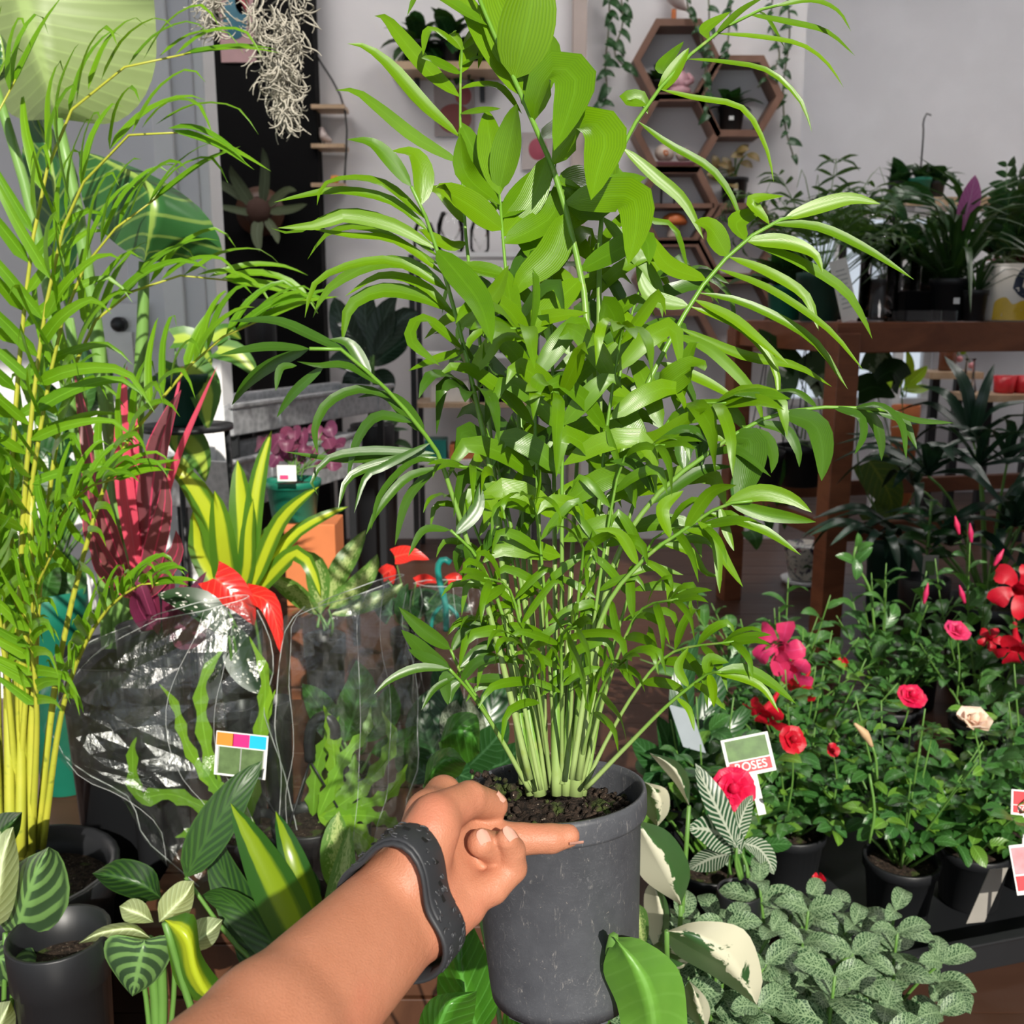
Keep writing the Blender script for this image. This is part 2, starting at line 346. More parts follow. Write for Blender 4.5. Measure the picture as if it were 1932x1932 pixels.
lathe('pot',[(k*.745,-.128),(k*.80,-.130),(k*.815,-.122),(k*.82,-.118),(k*.925,-.016),(k*.94,-.015),(k*.985,-.0145),(k*.995,-.0125),(k,-.002),(k*.99,.001),(k*.955,.001),(k*.945,-.003),(k*.90,-.030),(k*.80,-.118),(k*.02,-.119)],pc,M_pot,root,PA,64,(True,True))
x_,y_,_=frame(PA)
for a in range(6):      # drain feet
    th=a*math.pi/3+.35; q=pc-PA*.129+k*.66*(x_*math.cos(th)+y_*math.sin(th)); V,F=box_g((0,0,0),(.020,.010,.008)); Rm=np.stack([-x_*math.sin(th)+y_*math.cos(th),x_*math.cos(th)+y_*math.sin(th),PA],1)
    mk('pot_foot',V@Rm.T+q,F,M_pot,root,None,False)
b=NB('potting_mix'); n1=b.noise(150,5,None,.7); c=b.mix(b.step(n1,.35,.7),(.012,.009,.007),(.075,.050,.036)); c=b.mix(b.step(b.noise(420,2),.68,.72),c,(.40,.33,.26)); c=b.mix(b.math('MULTIPLY',b.step(b.noise(45,2),.58,.68),.6),c,(.07,.12,.02))
M_soil=b.done(b.pbr(c,.85,0,.2,b.bump(n1,.9,.006)))
def soil_g(c,r,axis,amp,k=36,n=12,seed=1):
    rg=np.random.RandomState(seed); x,y,a=frame(axis); V=[];
    for i in range(n+1):
        rr=r*i/n+1e-4
        for j in range(k):
            th=j*2*math.pi/k; V.append(np.asarray(c)+rr*(x*math.cos(th)+y*math.sin(th))+a*(rg.uniform(-amp,amp) if 0<i<n else -amp))
    V=np.array(V); uv=np.zeros((len(V),2)); return V,grid(n+1,k,True),uv
V,F,U=soil_g(pc-PA*.017,k*.92,PA,.0022,48,16); mk('soil',V,F,M_soil,root,U)
V=[]
rg=np.random.RandomState(3)
for i in range(260):        # loose clods of bark and perlite, heaped towards the hand
    if i<90: c_=pc-PA*.006+x_*0+nrm(PC(905,1478,PZ)-pc)*k*rg.uniform(.45,.86)+jit((0,0,0),.011)
    else:
        th=rg.uniform(0,6.28); c_=pc-PA*.0155+k*.88*math.sqrt(rg.uniform())*(x_*math.cos(th)+y_*math.sin(th))
    V.append(ball_g(c_,rg.uniform(.0009,.0036),3,5,nrm(rg.normal(size=3))))
V,F,U=cat(V); mk('soil_clods',V,F,M_soil,root,U)['kind']='stuff'
PL=Plant(root,'leaflet')
def hero(rach,z0,z1,leaves,mat=None,r=(.0024,.0011),dz=.03,tint=None):
    mat=mat or M_palm
    zz=np.linspace(z0,z1,len(rach)); P=[PC(x,y,z) for (x,y),z in zip(rach,zz)]
    fr=tube('frond',P,r,M_pstem,root,n=18,k=6)
    C=cr(P,80); Cp=cr([(x,y,0) for x,y in rach],80); zs=np.linspace(z0,z1,81)
    for lf in leaves:
        pts,w=lf[0],lf[1]; tip=lf[2] if len(lf)>2 else R.uniform(-dz,dz)
        k=int(np.argmin(np.hypot(Cp[:,0]-pts[0][0],Cp[:,1]-pts[0][1]))); zb=np.dot(C[k]-C0,FW)
        zl=[zb+tip*(i/(len(pts)-1)) for i in range(len(pts))]
        P3=[C[k]]+[PC(x,y,z) for (x,y),z in list(zip(pts,zl))[1:]] if math.hypot(Cp[k][0]-pts[0][0],Cp[k][1]-pts[0][1])<25 else [PC(x,y,z) for (x,y),z in zip(pts,zl)]
        up=TOC+jit((0,0,.35),.3)
        PL.leaf(blade_g(P3,w*1.28*zb/FPX,10,up,R.uniform(.12,.32),'lance',twist=R.uniform(-.35,.35),roll=R.uniform(-.25,.25),nc=2),mat,fr)
    return fr
hero([(1078,1475),(1116,1000),(1108,620),(1085,470),(1048,330),(1010,240),(975,160),(930,60),(885,-50)],.63,.68,[
 ([(982,160),(985,90),(1002,10),(1012,-90)],82,-.03),([(975,150),(960,60),(935,-10),(930,-60)],70,.02),
 ([(1018,250),(1015,175),(1048,128),(1086,150),(1072,215),(1045,285)],62,-.06),([(1050,338),(1075,265),(1112,232),(1142,262),(1128,320),(1115,378)],66,-.06),
 ([(1012,235),(1012,165),(1035,100),(1038,62)],52,.05),([(1005,200),(955,130),(905,50),(860,-40)],42,.03),([(1040,290),(1070,230),(1060,140)],44,.06),
 ([(1048,335),(1000,380),(955,420),(920,415)],40,.0),([(1085,440),(1040,480),(985,530),(970,560)],48,-.02),([(1078,420),(1140,370),(1195,375),(1200,430),(1185,500)],56,-.05),
 ([(1065,385),(1130,330),(1150,290)],60,.05),([(1095,500),(1030,480),(985,440),(950,430)],44,.02),([(1060,370),(1110,395),(1170,345),(1220,335)],46,.03),
 ([(1100,560),(1060,560),(1010,610),(960,650)],40,-.03),([(1105,540),(1150,480),(1215,450),(1225,500)],44,-.03),([(928,60),(890,30),(800,-20),(768,30)],22,.02)],r=(.0034,.0014))
hero([(1000,1478),(945,1000),(905,640),(882,480),(872,330),(868,200),(871,95)],.64,.70,[
 ([(868,207),(815,140),(760,75),(728,35),(706,30)],27),([(868,275),(800,200),(735,125),(690,90),(654,82)],27),([(868,332),(785,260),(710,200),(670,172),(632,170)],20),
 ([(871,178),(900,160),(945,166),(985,215)],16),([(871,130),(895,112),(925,107),(945,118)],15),([(868,98),(838,68),(808,58),(798,105)],17),([(870,98),(855,62),(862,58)],16),
 ([(872,97),(905,66),(912,75),(902,130)],15),([(866,152),(840,125),(812,112),(795,110)],17),([(872,238),(900,210),(945,205)],14),([(868,150),(890,80),(905,40)],26,.03),
 ([(870,245),(905,310),(925,360),(945,400)],34,-.03),([(875,345),(920,310),(945,305)],16),([(878,430),(920,395),(950,380)],20),([(880,450),(830,360),(800,370)],26),
 ([(884,500),(850,465),(800,440),(790,435)],20),([(868,310),(885,290),(950,280)],14)],r=(.0022,.0009))
hero([(1010,1478),(985,1000),(975,700),(955,520),(945,400),(942,360)],.62,.66,[
 ([(942,370),(925,270),(918,205)],44,.02),([(942,365),(965,250),(975,195)],50,-.02),([(945,400),(880,330),(868,250)],36,-.03),([(950,445),(890,390),(840,360),(828,350)],44,-.04),
 ([(955,485),(1010,430),(1045,400),(1060,330)],46,.02),([(958,540),(880,505),(860,490)],34),([(960,470),(1000,390),(1040,360)],40,.03),([(948,420),(1000,360),(1050,300)],44,.04),
 ([(955,530),(965,580),(975,630)],30,-.05),([(965,600),(920,580),(850,600),(800,640)],22),([(968,640),(1030,600),(1110,590)],26)],r=(.0022,.001))
hero([(985,1478),(938,980),(895,740),(845,540),(800,400),(776,352)],.61,.56,[
 ([(776,356),(735,300),(700,270),(654,263)],24),([(795,392),(798,330),(780,290),(738,285)],34),([(795,412),(730,350),(660,336),(610,350),(598,388)],19),
 ([(815,470),(740,425),(650,408),(600,425),(523,430)],22),([(818,478),(730,418),(640,402),(560,440),(510,430)],18),([(832,505),(745,455),(660,445),(580,430)],16),
 ([(820,458),(868,522),(906,575),(928,650)],46,-.05),([(840,540),(760,500),(690,495),(600,530),(575,600)],18),([(845,545),(780,500),(700,500),(620,545),(590,600)],20),
 ([(808,440),(740,380),(640,360),(560,372),(516,382)],16),([(855,580),(790,560),(720,550),(660,580),(645,650)],26),([(860,590),(800,540),(720,520),(650,560)],16),
 ([(830,500),(700,430),(620,440),(580,490)],12),([(862,600),(930,560),(960,500)],30,-.02),([(870,640),(800,600),(775,640),(830,690)],22),([(872,650),(820,680),(770,700)],20),([(880,690),(940,640),(990,640)],26)],r=(.0024,.0011))
hero([(1000,1470),(930,1180),(862,960),(824,850),(806,825),(742,746),(712,722),(650,662),(584,658)],.60,.52,[
 ([(650,662),(590,635),(520,606),(432,606)],19),([(584,658),(500,655),(412,670)],16),([(582,662),(510,690),(465,725),(437,765)],20),([(612,690),(565,730),(540,760),(522,788)],15),
 ([(560,690),(530,695),(520,738)],12),([(712,722),(655,690),(600,690),(560,682)],14),([(742,748),(680,735),(620,760),(594,810),(600,858)],17),([(765,790),(715,785),(675,830),(655,905)],17),
 ([(765,762),(720,744),(675,750)],14),([(690,700),(660,650),(620,640)],20),([(790,805),(750,760),(720,740)],26),([(824,850),(760,860),(650,868),(535,852)],13),
 ([(824,855),(700,850),(620,865),(588,910),(600,935)],14),([(826,860),(740,870),(660,900),(638,962)],16),([(800,830),(725,880),(690,900),(668,968)],12),([(830,865),(780,870),(720,930),(700,1000)],13),
 ([(838,880),(770,900),(715,960),(690,1010)],14),([(830,870),(770,940),(745,1030)],15)],M_palmd,r=(.0022,.001))
hero([(1088,1470),(1128,900),(1130,560),(1135,400),(1155,320),(1200,230),(1290,115),(1400,32),(1510,0)],.63,.74,[
 ([(1178,275),(1260,272),(1341,319),(1385,380),(1400,430)],15),([(1220,205),(1310,185),(1400,205),(1445,280),(1460,345)],13),([(1280,142),(1370,118),(1450,135),(1510,190),(1532,250)],12),
 ([(1340,85),(1430,70),(1510,85),(1560,120),(1592,166)],11),([(1395,38),(1480,40),(1560,60),(1614,106)],11),([(1450,15),(1530,0),(1580,20),(1606,60)],10),([(1245,172),(1252,125),(1290,78)],26),
 ([(1305,105),(1330,55),(1378,22)],18),([(1196,240),(1180,190),(1210,183),(1222,215)],24),([(1405,35),(1450,40),(1480,90)],12),([(1150,335),(1235,332),(1290,380),(1328,452)],20),
 ([(1210,215),(1255,160),(1300,90)],24),([(1330,85),(1400,20),(1450,-10)],13),([(1140,380),(1215,410),(1270,430),(1300,520)],24),([(1135,420),(1200,440),(1250,520),(1270,560)],22),
 ([(1135,450),(1060,420),(1010,430)],34),([(1132,480),(1190,470),(1240,540),(1250,600)],24)],r=(.0028,.001))
hero([(1105,1470),(1150,980),(1195,790),(1260,650),(1340,520),(1440,430),(1530,400)],.62,.66,[
 ([(1475,415),(1560,385),(1610,375),(1662,385)],24),([(1440,435),(1540,430),(1630,470),(1725,528)],22),([(1405,470),(1480,458),(1535,480),(1552,515)],26),([(1400,478),(1500,490),(1590,545),(1628,600),(1646,640)],18),
 ([(1365,500),(1450,515),(1520,560),(1545,625)],20),([(1345,515),(1450,545),(1560,620),(1630,700)],15),([(1310,565),(1410,575),(1530,640),(1600,735)],17),([(1290,600),(1400,620),(1460,690),(1470,770)],16),
 ([(1300,590),(1380,600),(1430,640),(1490,690)],18),([(1270,640),(1400,670),(1500,690),(1570,730)],16),([(1360,500),(1340,430),(1310,420)],34),([(1400,465),(1390,420),(1440,395)],30),
 ([(1330,540),(1260,500),(1225,440)],30),([(1290,600),(1230,560),(1200,500)],26),([(1262,650),(1340,660),(1420,740),(1440,800)],18),([(1250,670),(1200,620),(1160,570)],24),([(1240,700),(1330,720),(1400,760)],20),
 ([(1440,432),(1420,380),(1480,370)],22),([(1210,760),(1250,730),(1310,690),(1330,700)],44,-.04),([(1200,790),(1150,720),(1130,640)],24),([(1185,850),(1240,830),(1300,790),(1335,770)],30,-.04)],r=(.0028,.0012))
hero([(1092,1470),(1150,1090),(1235,940),(1330,860),(1440,790),(1560,768),(1680,775)],.61,.58,[
 ([(1385,812),(1415,830),(1412,880),(1392,958)],48),([(1490,778),(1535,800),(1552,850),(1550,908)],36),([(1440,795),(1480,810),(1505,850),(1508,882)],17),([(1580,768),(1620,785),(1628,820),(1612,858)],17),
 ([(1600,768),(1645,790),(1662,830),(1663,870)],18),([(1640,770),(1700,790),(1722,830),(1730,848)],16),([(1680,772),(1730,793),(1800,798)],9),([(1620,768),(1660,765),(1700,800),(1710,868)],14),
 ([(1400,810),(1440,825),(1458,860),(1455,893)],24),([(1340,850),(1390,850),(1455,900)],14),([(1300,880),(1290,840),(1320,825),(1320,890)],32),([(1260,920),(1200,880),(1150,870)],22),
 ([(1235,945),(1320,890),(1385,880)],20),([(1480,780),(1440,750),(1380,745)],16),([(1360,830),(1300,810),(1240,830)],20),([(1545,770),(1500,740),(1450,740)],14)],M_palmd,r=(.0024,.001))
hero([(1078,1470),(1130,1180),(1210,1060),(1290,1000),(1360,955),(1420,945)],.60,.56,[
 ([(1370,952),(1430,930),(1490,940),(1532,967)],26),([(1380,955),(1440,968),(1500,978),(1540,985)],22),([(1340,965),(1400,985),(1450,1005),(1512,1048)],17),([(1300,992),(1340,1010),(1370,1060),(1402,1108)],17),
 ([(1320,980),(1350,1020),(1358,1120)],15),([(1255,1025),(1300,1040),(1330,1080),(1360,1088)],15),([(1270,1010),(1250,960),(1290,925)],22),([(1360,958),(1370,1000),(1385,1040)],14),([(1225,1050),(1260,1090),(1262,1150)],14),
 ([(1210,1060),(1170,1010),(1120,1000)],18),([(1300,995),(1340,930),(1390,915)],20),([(1190,1085),(1230,1070),(1290,1085)],12)],M_palm,r=(.0020,.0009))
hero([(1105,1488),(1190,1400),(1260,1330),(1330,1275),(1360,1268)],.60,.55,[
 ([(1345,1272),(1400,1262),(1450,1285),(1502,1328)],18),([(1340,1275),(1400,1280),(1440,1300),(1470,1345)],14),([(1325,1278),(1340,1245),(1375,1250)],20),([(1330,1280),(1345,1300),(1347,1335)],14),
 ([(1300,1300),(1330,1300),(1370,1340)],12),([(1295,1305),(1280,1260),(1300,1220)],14),([(1270,1320),(1300,1340),(1310,1380)],10)],M_palm,r=(.0016,.0008))
hero([(1000,1492),(940,1385),(890,1310),(848,1262)],.61,.57,[
 ([(850,1265),(810,1240),(785,1215),(757,1188)],26),([(848,1263),(790,1260),(740,1280),(705,1310)],14),([(858,1272),(840,1280),(845,1330)],20),([(870,1285),(850,1300),(848,1328)],18),
 ([(870,1285),(900,1250),(945,1240)],16),([(862,1275),(820,1300),(795,1340)],10),([(850,1262),(800,1240),(770,1225)],18)],M_palmd,r=(.0018,.0009))
hero([(1010,1495),(960,1420),(905,1325),(870,1270),(850,1225)],.615,.60,[
 ([(850,1225),(800,1190),(752,1145)],22),([(850,1228),(880,1190),(930,1170)],20),([(865,1260),(920,1220),(980,1215)],20),([(880,1285),(940,1280),(1000,1300)],14)],M_palmd,r=(.0018,.0009))
hero([(1020,1490),(960,1200),(905,1060),(850,1000)],.60,.57,[
 ([(905,1060),(870,1040),(862,1080)],22),([(880,1020),(890,1060),(868,1085)],20),([(850,1000),(800,1000),(770,1050)],12),([(860,1005),(900,960),(905,910)],22)],M_palmd,r=(.0016,.0009))
# inner fronds that fill the clump
IR=random.Random(5)
inner=[(1020,1480,960,560,.66),(1050,1485,1040,520,.68),(1060,1480,1120,480,.69),(1075,1485,1210,540,.69),(1030,1480,1000,640,.60),(1090,1480,1170,640,.60),(1040,1485,900,760,.62),(1070,1480,1270,780,.63),
 (1060,1480,1060,760,.59),(1020,1485,930,900,.60),(1085,1480,1180,860,.585),(1050,1485,1010,960,.585),(1095,1485,1240,1010,.60),(1010,1490,880,960,.63),(1070,1490,1100,1040,.58),(1030,1490,960,1110,.59),(1095,1490,1210,1150,.585),(1060,1490,1060,1200,.575),(1040,1490,1000,1240,.58),(1100,1490,1270,1230,.60),(1020,1490,930,1190,.62),(1085,1490,1150,1270,.57)]
for i,(bx,by,tx,ty,z) in enumerate(inner):
    h=by-ty; P=[PC(bx,by,.627+IR.uniform(-.012,.012)),PC(bx+(tx-bx)*.28,by-h*.38,.625+(z-.625)*.4),PC(bx+(tx-bx)*.62,by-h*.75,.625+(z-.625)*.7),PC(tx,ty,z),PC(tx+(tx-1050)*.35+IR.uniform(-40,40),ty-20,z+(.03 if z>.63 else -.03))]
    big=h>650
    pinnate(PL,P,(M_palm if i%3 else M_palmd) if big else (M_palmd if i%3 else M_palm),M_pstem,IR.uniform(.075,.098) if big else IR.uniform(.045,.062),.0135 if big else .0062,pairs=6 if big else 5,s0=.55 if big else .5,droop=.62,r=(.0022 if big else .0015,.0007),n0=TOC*.6+Z*.7+jit((0,0,0),.5),seg=7)
# thick cane bases
for bx,tx,ty,rr in ((1018,990,1290,.0058),(1050,1048,1240,.0045),(1086,1112,1150,.0066),(1068,1078,1250,.004),(1000,975,1300,.0035),(1100,1140,1290,.003)):
    tube('cane',[PC(bx,1500,.618),PC((bx*2+tx)/3,(1500*2+ty)/3,.618),PC(tx,ty,.622)],(rr*.8,rr*.72,rr*.38),M_pstem,root,8,8)
PL.finish()
# ------------------------------------------------------------------ forearm and hand (one continuous surface from a smooth distance field)
b=NB('skin'); n1=b.noise(55,4); c=b.mix(n1,(.42,.165,.09),(.51,.22,.13)); c=b.mix(b.math('MULTIPLY',b.step(b.noise(18,2),.5,.75),.35),c,(.58,.17,.115))
cl=b.noise(1,4,b.vmap((260,60,260)),.7); M_skin=b.done(b.pbr(c,.48,0,.4,b.bump(b.math('ADD',b.noise(1100,2),b.math('MULTIPLY',cl,1.6)),.28,.0012),sss=.12))
M_nail=simple('nail',(.66,.34,.26),.25,0,.5,.06)
def cone_sdf(Pt,a,b_,ra,rb):
    ba=b_-a; l2=ba@ba; h=np.clip(((Pt-a)@ba)/l2,0,1); return np.linalg.norm(Pt-a-h[...,None]*ba,axis=-1)-(ra+(rb-ra)*h)
def smin(a,b,k): h=np.clip(.5+.5*(b-a)/k,0,1); return b+(a-b)*h-k*h*(1-h)
def chain(Pt,pts,rs):
    d=None
    for i in range(len(pts)-1):
        e=cone_sdf(Pt,pts[i],pts[i+1],rs[i],rs[i+1]); d=e if d is None else smin(d,e,.0015)
    return d
WC=PC(752,1722,.492); AX=nrm(PC(757,1717,.492)-PC(520,1950,.400)); WD=nrm(PC(830,1800,.492)-PC(680,1645,.492)); WD=nrm(WD-AX*(WD@AX))
FA=PC(520,1965,.405); FB=PC(250,2240,.33)
def arm_sdf(Pt):
    d=None
    for o,r0,r1,r2 in ((-.0125,.0160,.0205,.024),(.0115,.0150,.0200,.024),(0,.0175,.0225,.026)):
        e=cone_sdf(Pt,WC+AX*.012+WD*o,FA+WD*o*.9,r0,r1); d=e if d is None else smin(d,e,.008)
        d=smin(d,cone_sdf(Pt,FA+WD*o*.9,FB+WD*o,r1,r2),.01)
    return d
def H(x,y,z): return PC(x,y,z)
def hand_sdf(Pt):
    d=arm_sdf(Pt); w1,w2,w3=H(772,1668,.505),H(800,1700,.502),H(826,1735,.497)
    palm=None
    for a,b2,ra,rb in ((w1,H(812,1540,.532),.0165,.0135),(w2,H(846,1582,.532),.0165,.0125),(w2,H(868,1632,.525),.016,.0115),(w3,H(880,1680,.512),.0125,.0105),
                       (H(790,1640,.495),H(818,1570,.502),.0145,.0125),(H(842,1735,.495),H(882,1712,.505),.0100,.0095)):
        e=cone_sdf(Pt,a,b2,ra,rb); palm=e if palm is None else smin(palm,e,.007)
    d=smin(d,palm,.013)
    th=chain(Pt,[H(792,1600,.500),H(822,1540,.508),H(885,1508,.530),H(932,1520,.5455)],[.0135,.0118,.0096,.0078]); d=smin(d,th,.008)
    ix=chain(Pt,[H(812,1535,.536),H(836,1497,.556),H(850,1512,.590),H(852,1552,.612)],[.0120,.0100,.0088,.0075]); d=smin(d,ix,.006)
    md=chain(Pt,[H(850,1580,.536),H(905,1578,.542),H(985,1583,.5445),H(1040,1582,.5465),H(1072,1577,.5485)],[.0115,.0095,.0086,.0080,.0064]); d=smin(d,md,.004)
    rg_=chain(Pt,[H(872,1632,.524),H(925,1622,.530),H(932,1600,.521),H(908,1590,.511)],[.0105,.0088,.0084,.0074]); d=smin(d,rg_,.0018)
    pk=chain(Pt,[H(884,1692,.508),H(928,1674,.514),H(966,1638,.520),H(966,1604,.516),H(957,1583,.510)],[.0105,.0088,.0078,.0070,.0058]); d=smin(d,pk,.0018)
    return d
def surface_nets(f,lo,hi,h):
    n=np.ceil((np.asarray(hi)-lo)/h).astype(int)+1
    ax=[lo[i]+h*np.arange(n[i]) for i in range(3)]
    q=4; nc_=np.ceil(n/q).astype(int)+1
    cg=np.stack(np.meshgrid(*[lo[i]+h*q*np.arange(nc_[i])+h*(q-1)/2 for i in range(3)],indexing='ij'),-1)
    Dc=f(cg.reshape(-1,3)).reshape(nc_)
    D=np.repeat(np.repeat(np.repeat(Dc,q,0),q,1),q,2)[:n[0],:n[1],:n[2]].copy()
    ii=np.argwhere(np.abs(D)<h*q*1.3); D[tuple(ii.T)]=f(lo+h*ii)
    s=D<0; cell=np.zeros(n-1,int)
    acc=np.zeros(tuple(n-1)+(3,)); cnt=np.zeros(n-1)
    sl=lambda o,i:slice(o[i],n[i]-1+o[i])
    cs=[(a,b,c) for a in(0,1) for b in(0,1) for c in(0,1)]
    for a in cs:
        for i in range(3):
            if a[i]==0:
                e=list(a); e[i]=1; e=tuple(e)
                da=D[sl(a,0),sl(a,1),sl(a,2)]; db=D[sl(e,0),sl(e,1),sl(e,2)]; m=(da<0)!=(db<0)
                t=np.where(m,da/np.where(m,da-db,1),0)
                p=np.zeros(da.shape+(3,)); 
                for j in range(3): p[...,j]=a[j]
                p[...,i]+=t; acc+=np.where(m[...,None],p,0); cnt+=m
    act=cnt>0; idx=-np.ones(n-1,int); idx[act]=np.arange(act.sum())
    ijk=np.argwhere(act); V=lo+h*(ijk+acc[act]/cnt[act][:,None]); F=[]
    for i in range(3):
        j,k=(i+1)%3,(i+2)%3
        a=[slice(0,n[q]) for q in range(3)]; A=[slice(1,n[q]-1) for q in range(3)]; A[i]=slice(0,n[i]-1); B=list(A); B[i]=slice(1,n[i])
        sa,sb=s[tuple(A)],s[tuple(B)]; ch=np.argwhere(sa!=sb)
        off=np.array([1,1,1]); off[i]=0; ch_=ch+off; inside=sa[tuple(ch.T)]
        def at(dj,dk):
            q=ch_.copy(); q[:,j]-=dj; q[:,k]-=dk; return idx[tuple(q.T)]
        q=np.stack([at(1,1),at(0,1),at(0,0),at(1,0)],1); q[~inside]=q[~inside][:,::-1]; F.append(q)
    F=np.concatenate(F); F=F[(F>=0).all(1)]
    return V,F.tolist()
lo=np.array([-.235,.30,.70]); 
pts=np.array([PC(380,1990,.36),PC(1100,1450,.62),PC(700,1400,.62),PC(300,2150,.34),PC(1000,1800,.48)])
lo=pts.min(0)-.03; hi=pts.max(0)+.03
V,F=surface_nets(hand_sdf,lo,hi,.0015)
person=mk('person',V,F,M_skin); tag(person,'bare forearm and hand reaching in from below, fingers gripping the pot rim','person')
def nail(c,d,n,l,w):
    n=nrm(n); d=nrm(np.asarray(d)-n*(n@d)); s=np.cross(d,n); V=[]
    for i in range(7):
        t=i/6
        for j in range(5):
            a=(j-2)/2; ww=w*.5*(.80+.2*math.sin(math.pi*min(1,t*.7+.2)))*(1 if t<.8 else 1-(t-.8)*1.6)
            V.append(c+d*l*(t-.5)+s*ww*a+n*(.0009-.35*w*a*a*.6))
    return mk('fingernail',V,grid(7,5),M_nail,person)
def proj(px,py,z0):
    p=PC(px,py,z0); d=nrm(p-C0)
    for _ in range(60): p=p+d*(hand_sdf(p[None])[0])*.9
    e=1e-4; g=np.array([hand_sdf((p+np.eye(3)[i]*e)[None])[0]-hand_sdf((p-np.eye(3)[i]*e)[None])[0] for i in range(3)]); return p,nrm(g)
for (x,y),(x2,y2),l,w in (((912,1578),(908,1560),.0075,.0066),((962,1572),(956,1552),.0078,.0060),((945,1502),(960,1508),.0065,.0070)):
    p,g=proj(x,y,.46); q=PC(x2,y2,np.dot(p-C0,FW)); nail(p,q-p,g,l,w)
p,g=proj(1080,1590,.50); nail(p+RT*.002,RT*.9-UPV*.25,g*.4-UPV*.9,.008,.007)
# ---- silicone watch band that follows the wrist
M_band=simple('black_silicone',(.028,.030,.034),.5,0,.4,.15,40)
M_bandr=simple('raised_silicone',(.045,.047,.052),.42,0,.5,.1)
BC=PC(744,1732,.4895); BN=np.cross(AX,WD)
TT=np.linspace(0,2*math.pi,97); SS=np.linspace(-.0108,.0108,5)
dd=WD*np.cos(TT)[:,None]+BN*np.sin(TT)[:,None]; cc=BC+AX*SS[:,None]
l0=np.full((97,5),.004); h0=np.full((97,5),.05)
for _ in range(16):
    m=(l0+h0)/2; q=(cc[None]+dd[:,None]*m[...,None]).reshape(-1,3); ins=(hand_sdf(q)<0).reshape(97,5); l0=np.where(ins,m,l0); h0=np.where(ins,h0,m)
RTAB=l0.max(1); RTAB=(RTAB+np.roll(RTAB[:-1],1)[np.arange(97)%96]+np.roll(RTAB[:-1],-1)[np.arange(97)%96])/3; RTAB=np.maximum(RTAB,l0.max(1))
def ring_pt(th,s,off):
    d=WD*math.cos(th)+BN*math.sin(th); r=np.interp(th%(2*math.pi),TT,RTAB); return BC+AX*s+d*(r+off),d
wb=thing('watch_band','black rubber watch band with a raised leopard pattern, worn on the wrist','watch band',BC)
def band_g(th0,th1,n,wid,o0,o1,closed):
    rows=[]; ths=np.linspace(th0,th1,n,endpoint=not closed); prof=((-wid/2,o0),(-wid/2,o1*.7+o0*.3),(-wid/2+.0012,o1),(0,o1+.0004),(wid/2-.0012,o1),(wid/2,o1*.7+o0*.3),(wid/2,o0))
    for t in ths:
        rows+= [ring_pt(t,s,o)[0] for s,o in prof]
    m=len(prof); V=np.array(rows); F=[]
    for i in range(n if closed else n-1):
        for j in range(m):
            a=i*m+j; b2=i*m+(j+1)%m; c2=((i+1)%n)*m+(j+1)%m; d2=((i+1)%n)*m+j; F.append((a,d2,c2,b2))
    return V,F,np.zeros((len(V),2))
V,F,U=band_g(0,2*math.pi,56,.0215,.0006,.0030,True); mk('strap',V,F,M_band,wb,U)
TH=[ring_pt(t,0,0) for t in np.linspace(0,2*math.pi,72,endpoint=False)]
vis=[t for t,(q,d) in zip(np.linspace(0,2*math.pi,72,endpoint=False),TH) if d@(C0-q)>0]
tq=[t for t in vis]; 
def thpix(px,py):
    best=None
    for t in np.linspace(0,2*math.pi,180):
        q,d=ring_pt(t,0,.003)
        if d@(C0-q)<0: continue
        v=q-C0; z=v@FW; x=966+FPX*(v@RT)/z; y=966-FPX*(v@UPV)/z; e=(x-px)**2+(y-py)**2
        if best is None or e<best[0]: best=(e,t)
    return best[1]
t0,t1=thpix(700,1615),thpix(835,1720)
if t1<t0 and t0-t1>math.pi: t1+=2*math.pi
if t0<t1 and t1-t0>math.pi: t0+=2*math.pi
V,F,U=band_g(min(t0,t1),max(t0,t1),20,.0185,.0028,.0046,False); mk('strap_tongue',V,F,M_band,wb,U)
M_hole=simple('band_hole',(.003,.003,.003),.7)
for i in range(7):
    t=t0+(t1-t0)*(i+.7)/7.6; q,d=ring_pt(t,0,.0052); tg=np.cross(AX,d); V,F=box_g((0,0,0),(.0034,.0018,.0006)); mk('band_hole',V@np.stack([tg,AX,d],1).T+q,F,M_hole,wb,None,False)
gs=[]; rr=np.random.RandomState(9)
tv0,tv1=min(vis),max(vis)
for i in range(64):
    t=R.choice(vis)+R.uniform(-.04,.04); s=R.choice((-.0068,-.0032,.0034,.0070))+R.uniform(-.001,.001); on=min(t0,t1)-.05<=t<=max(t0,t1)+.05 or min(t0,t1)-.05<=t+2*math.pi<=max(t0,t1)+.05
    q,d=ring_pt(t,0,(.0048 if on else .0031)); q=q+AX*s; tg=np.cross(AX,d); a0=R.uniform(0,6.28); rad=R.uniform(.0012,.0021)
    P=[q+rad*(AX*math.cos(a0+u)*.8+tg*math.sin(a0+u)*1.2) for u in np.linspace(0,R.uniform(2.6,4.6),7)]
    gs.append(tube_g(P,.00042,8,5))
V,F,U=cat(gs); o=mk('raised_pattern',V,F,M_bandr,wb,U); o['kind']='stuff'
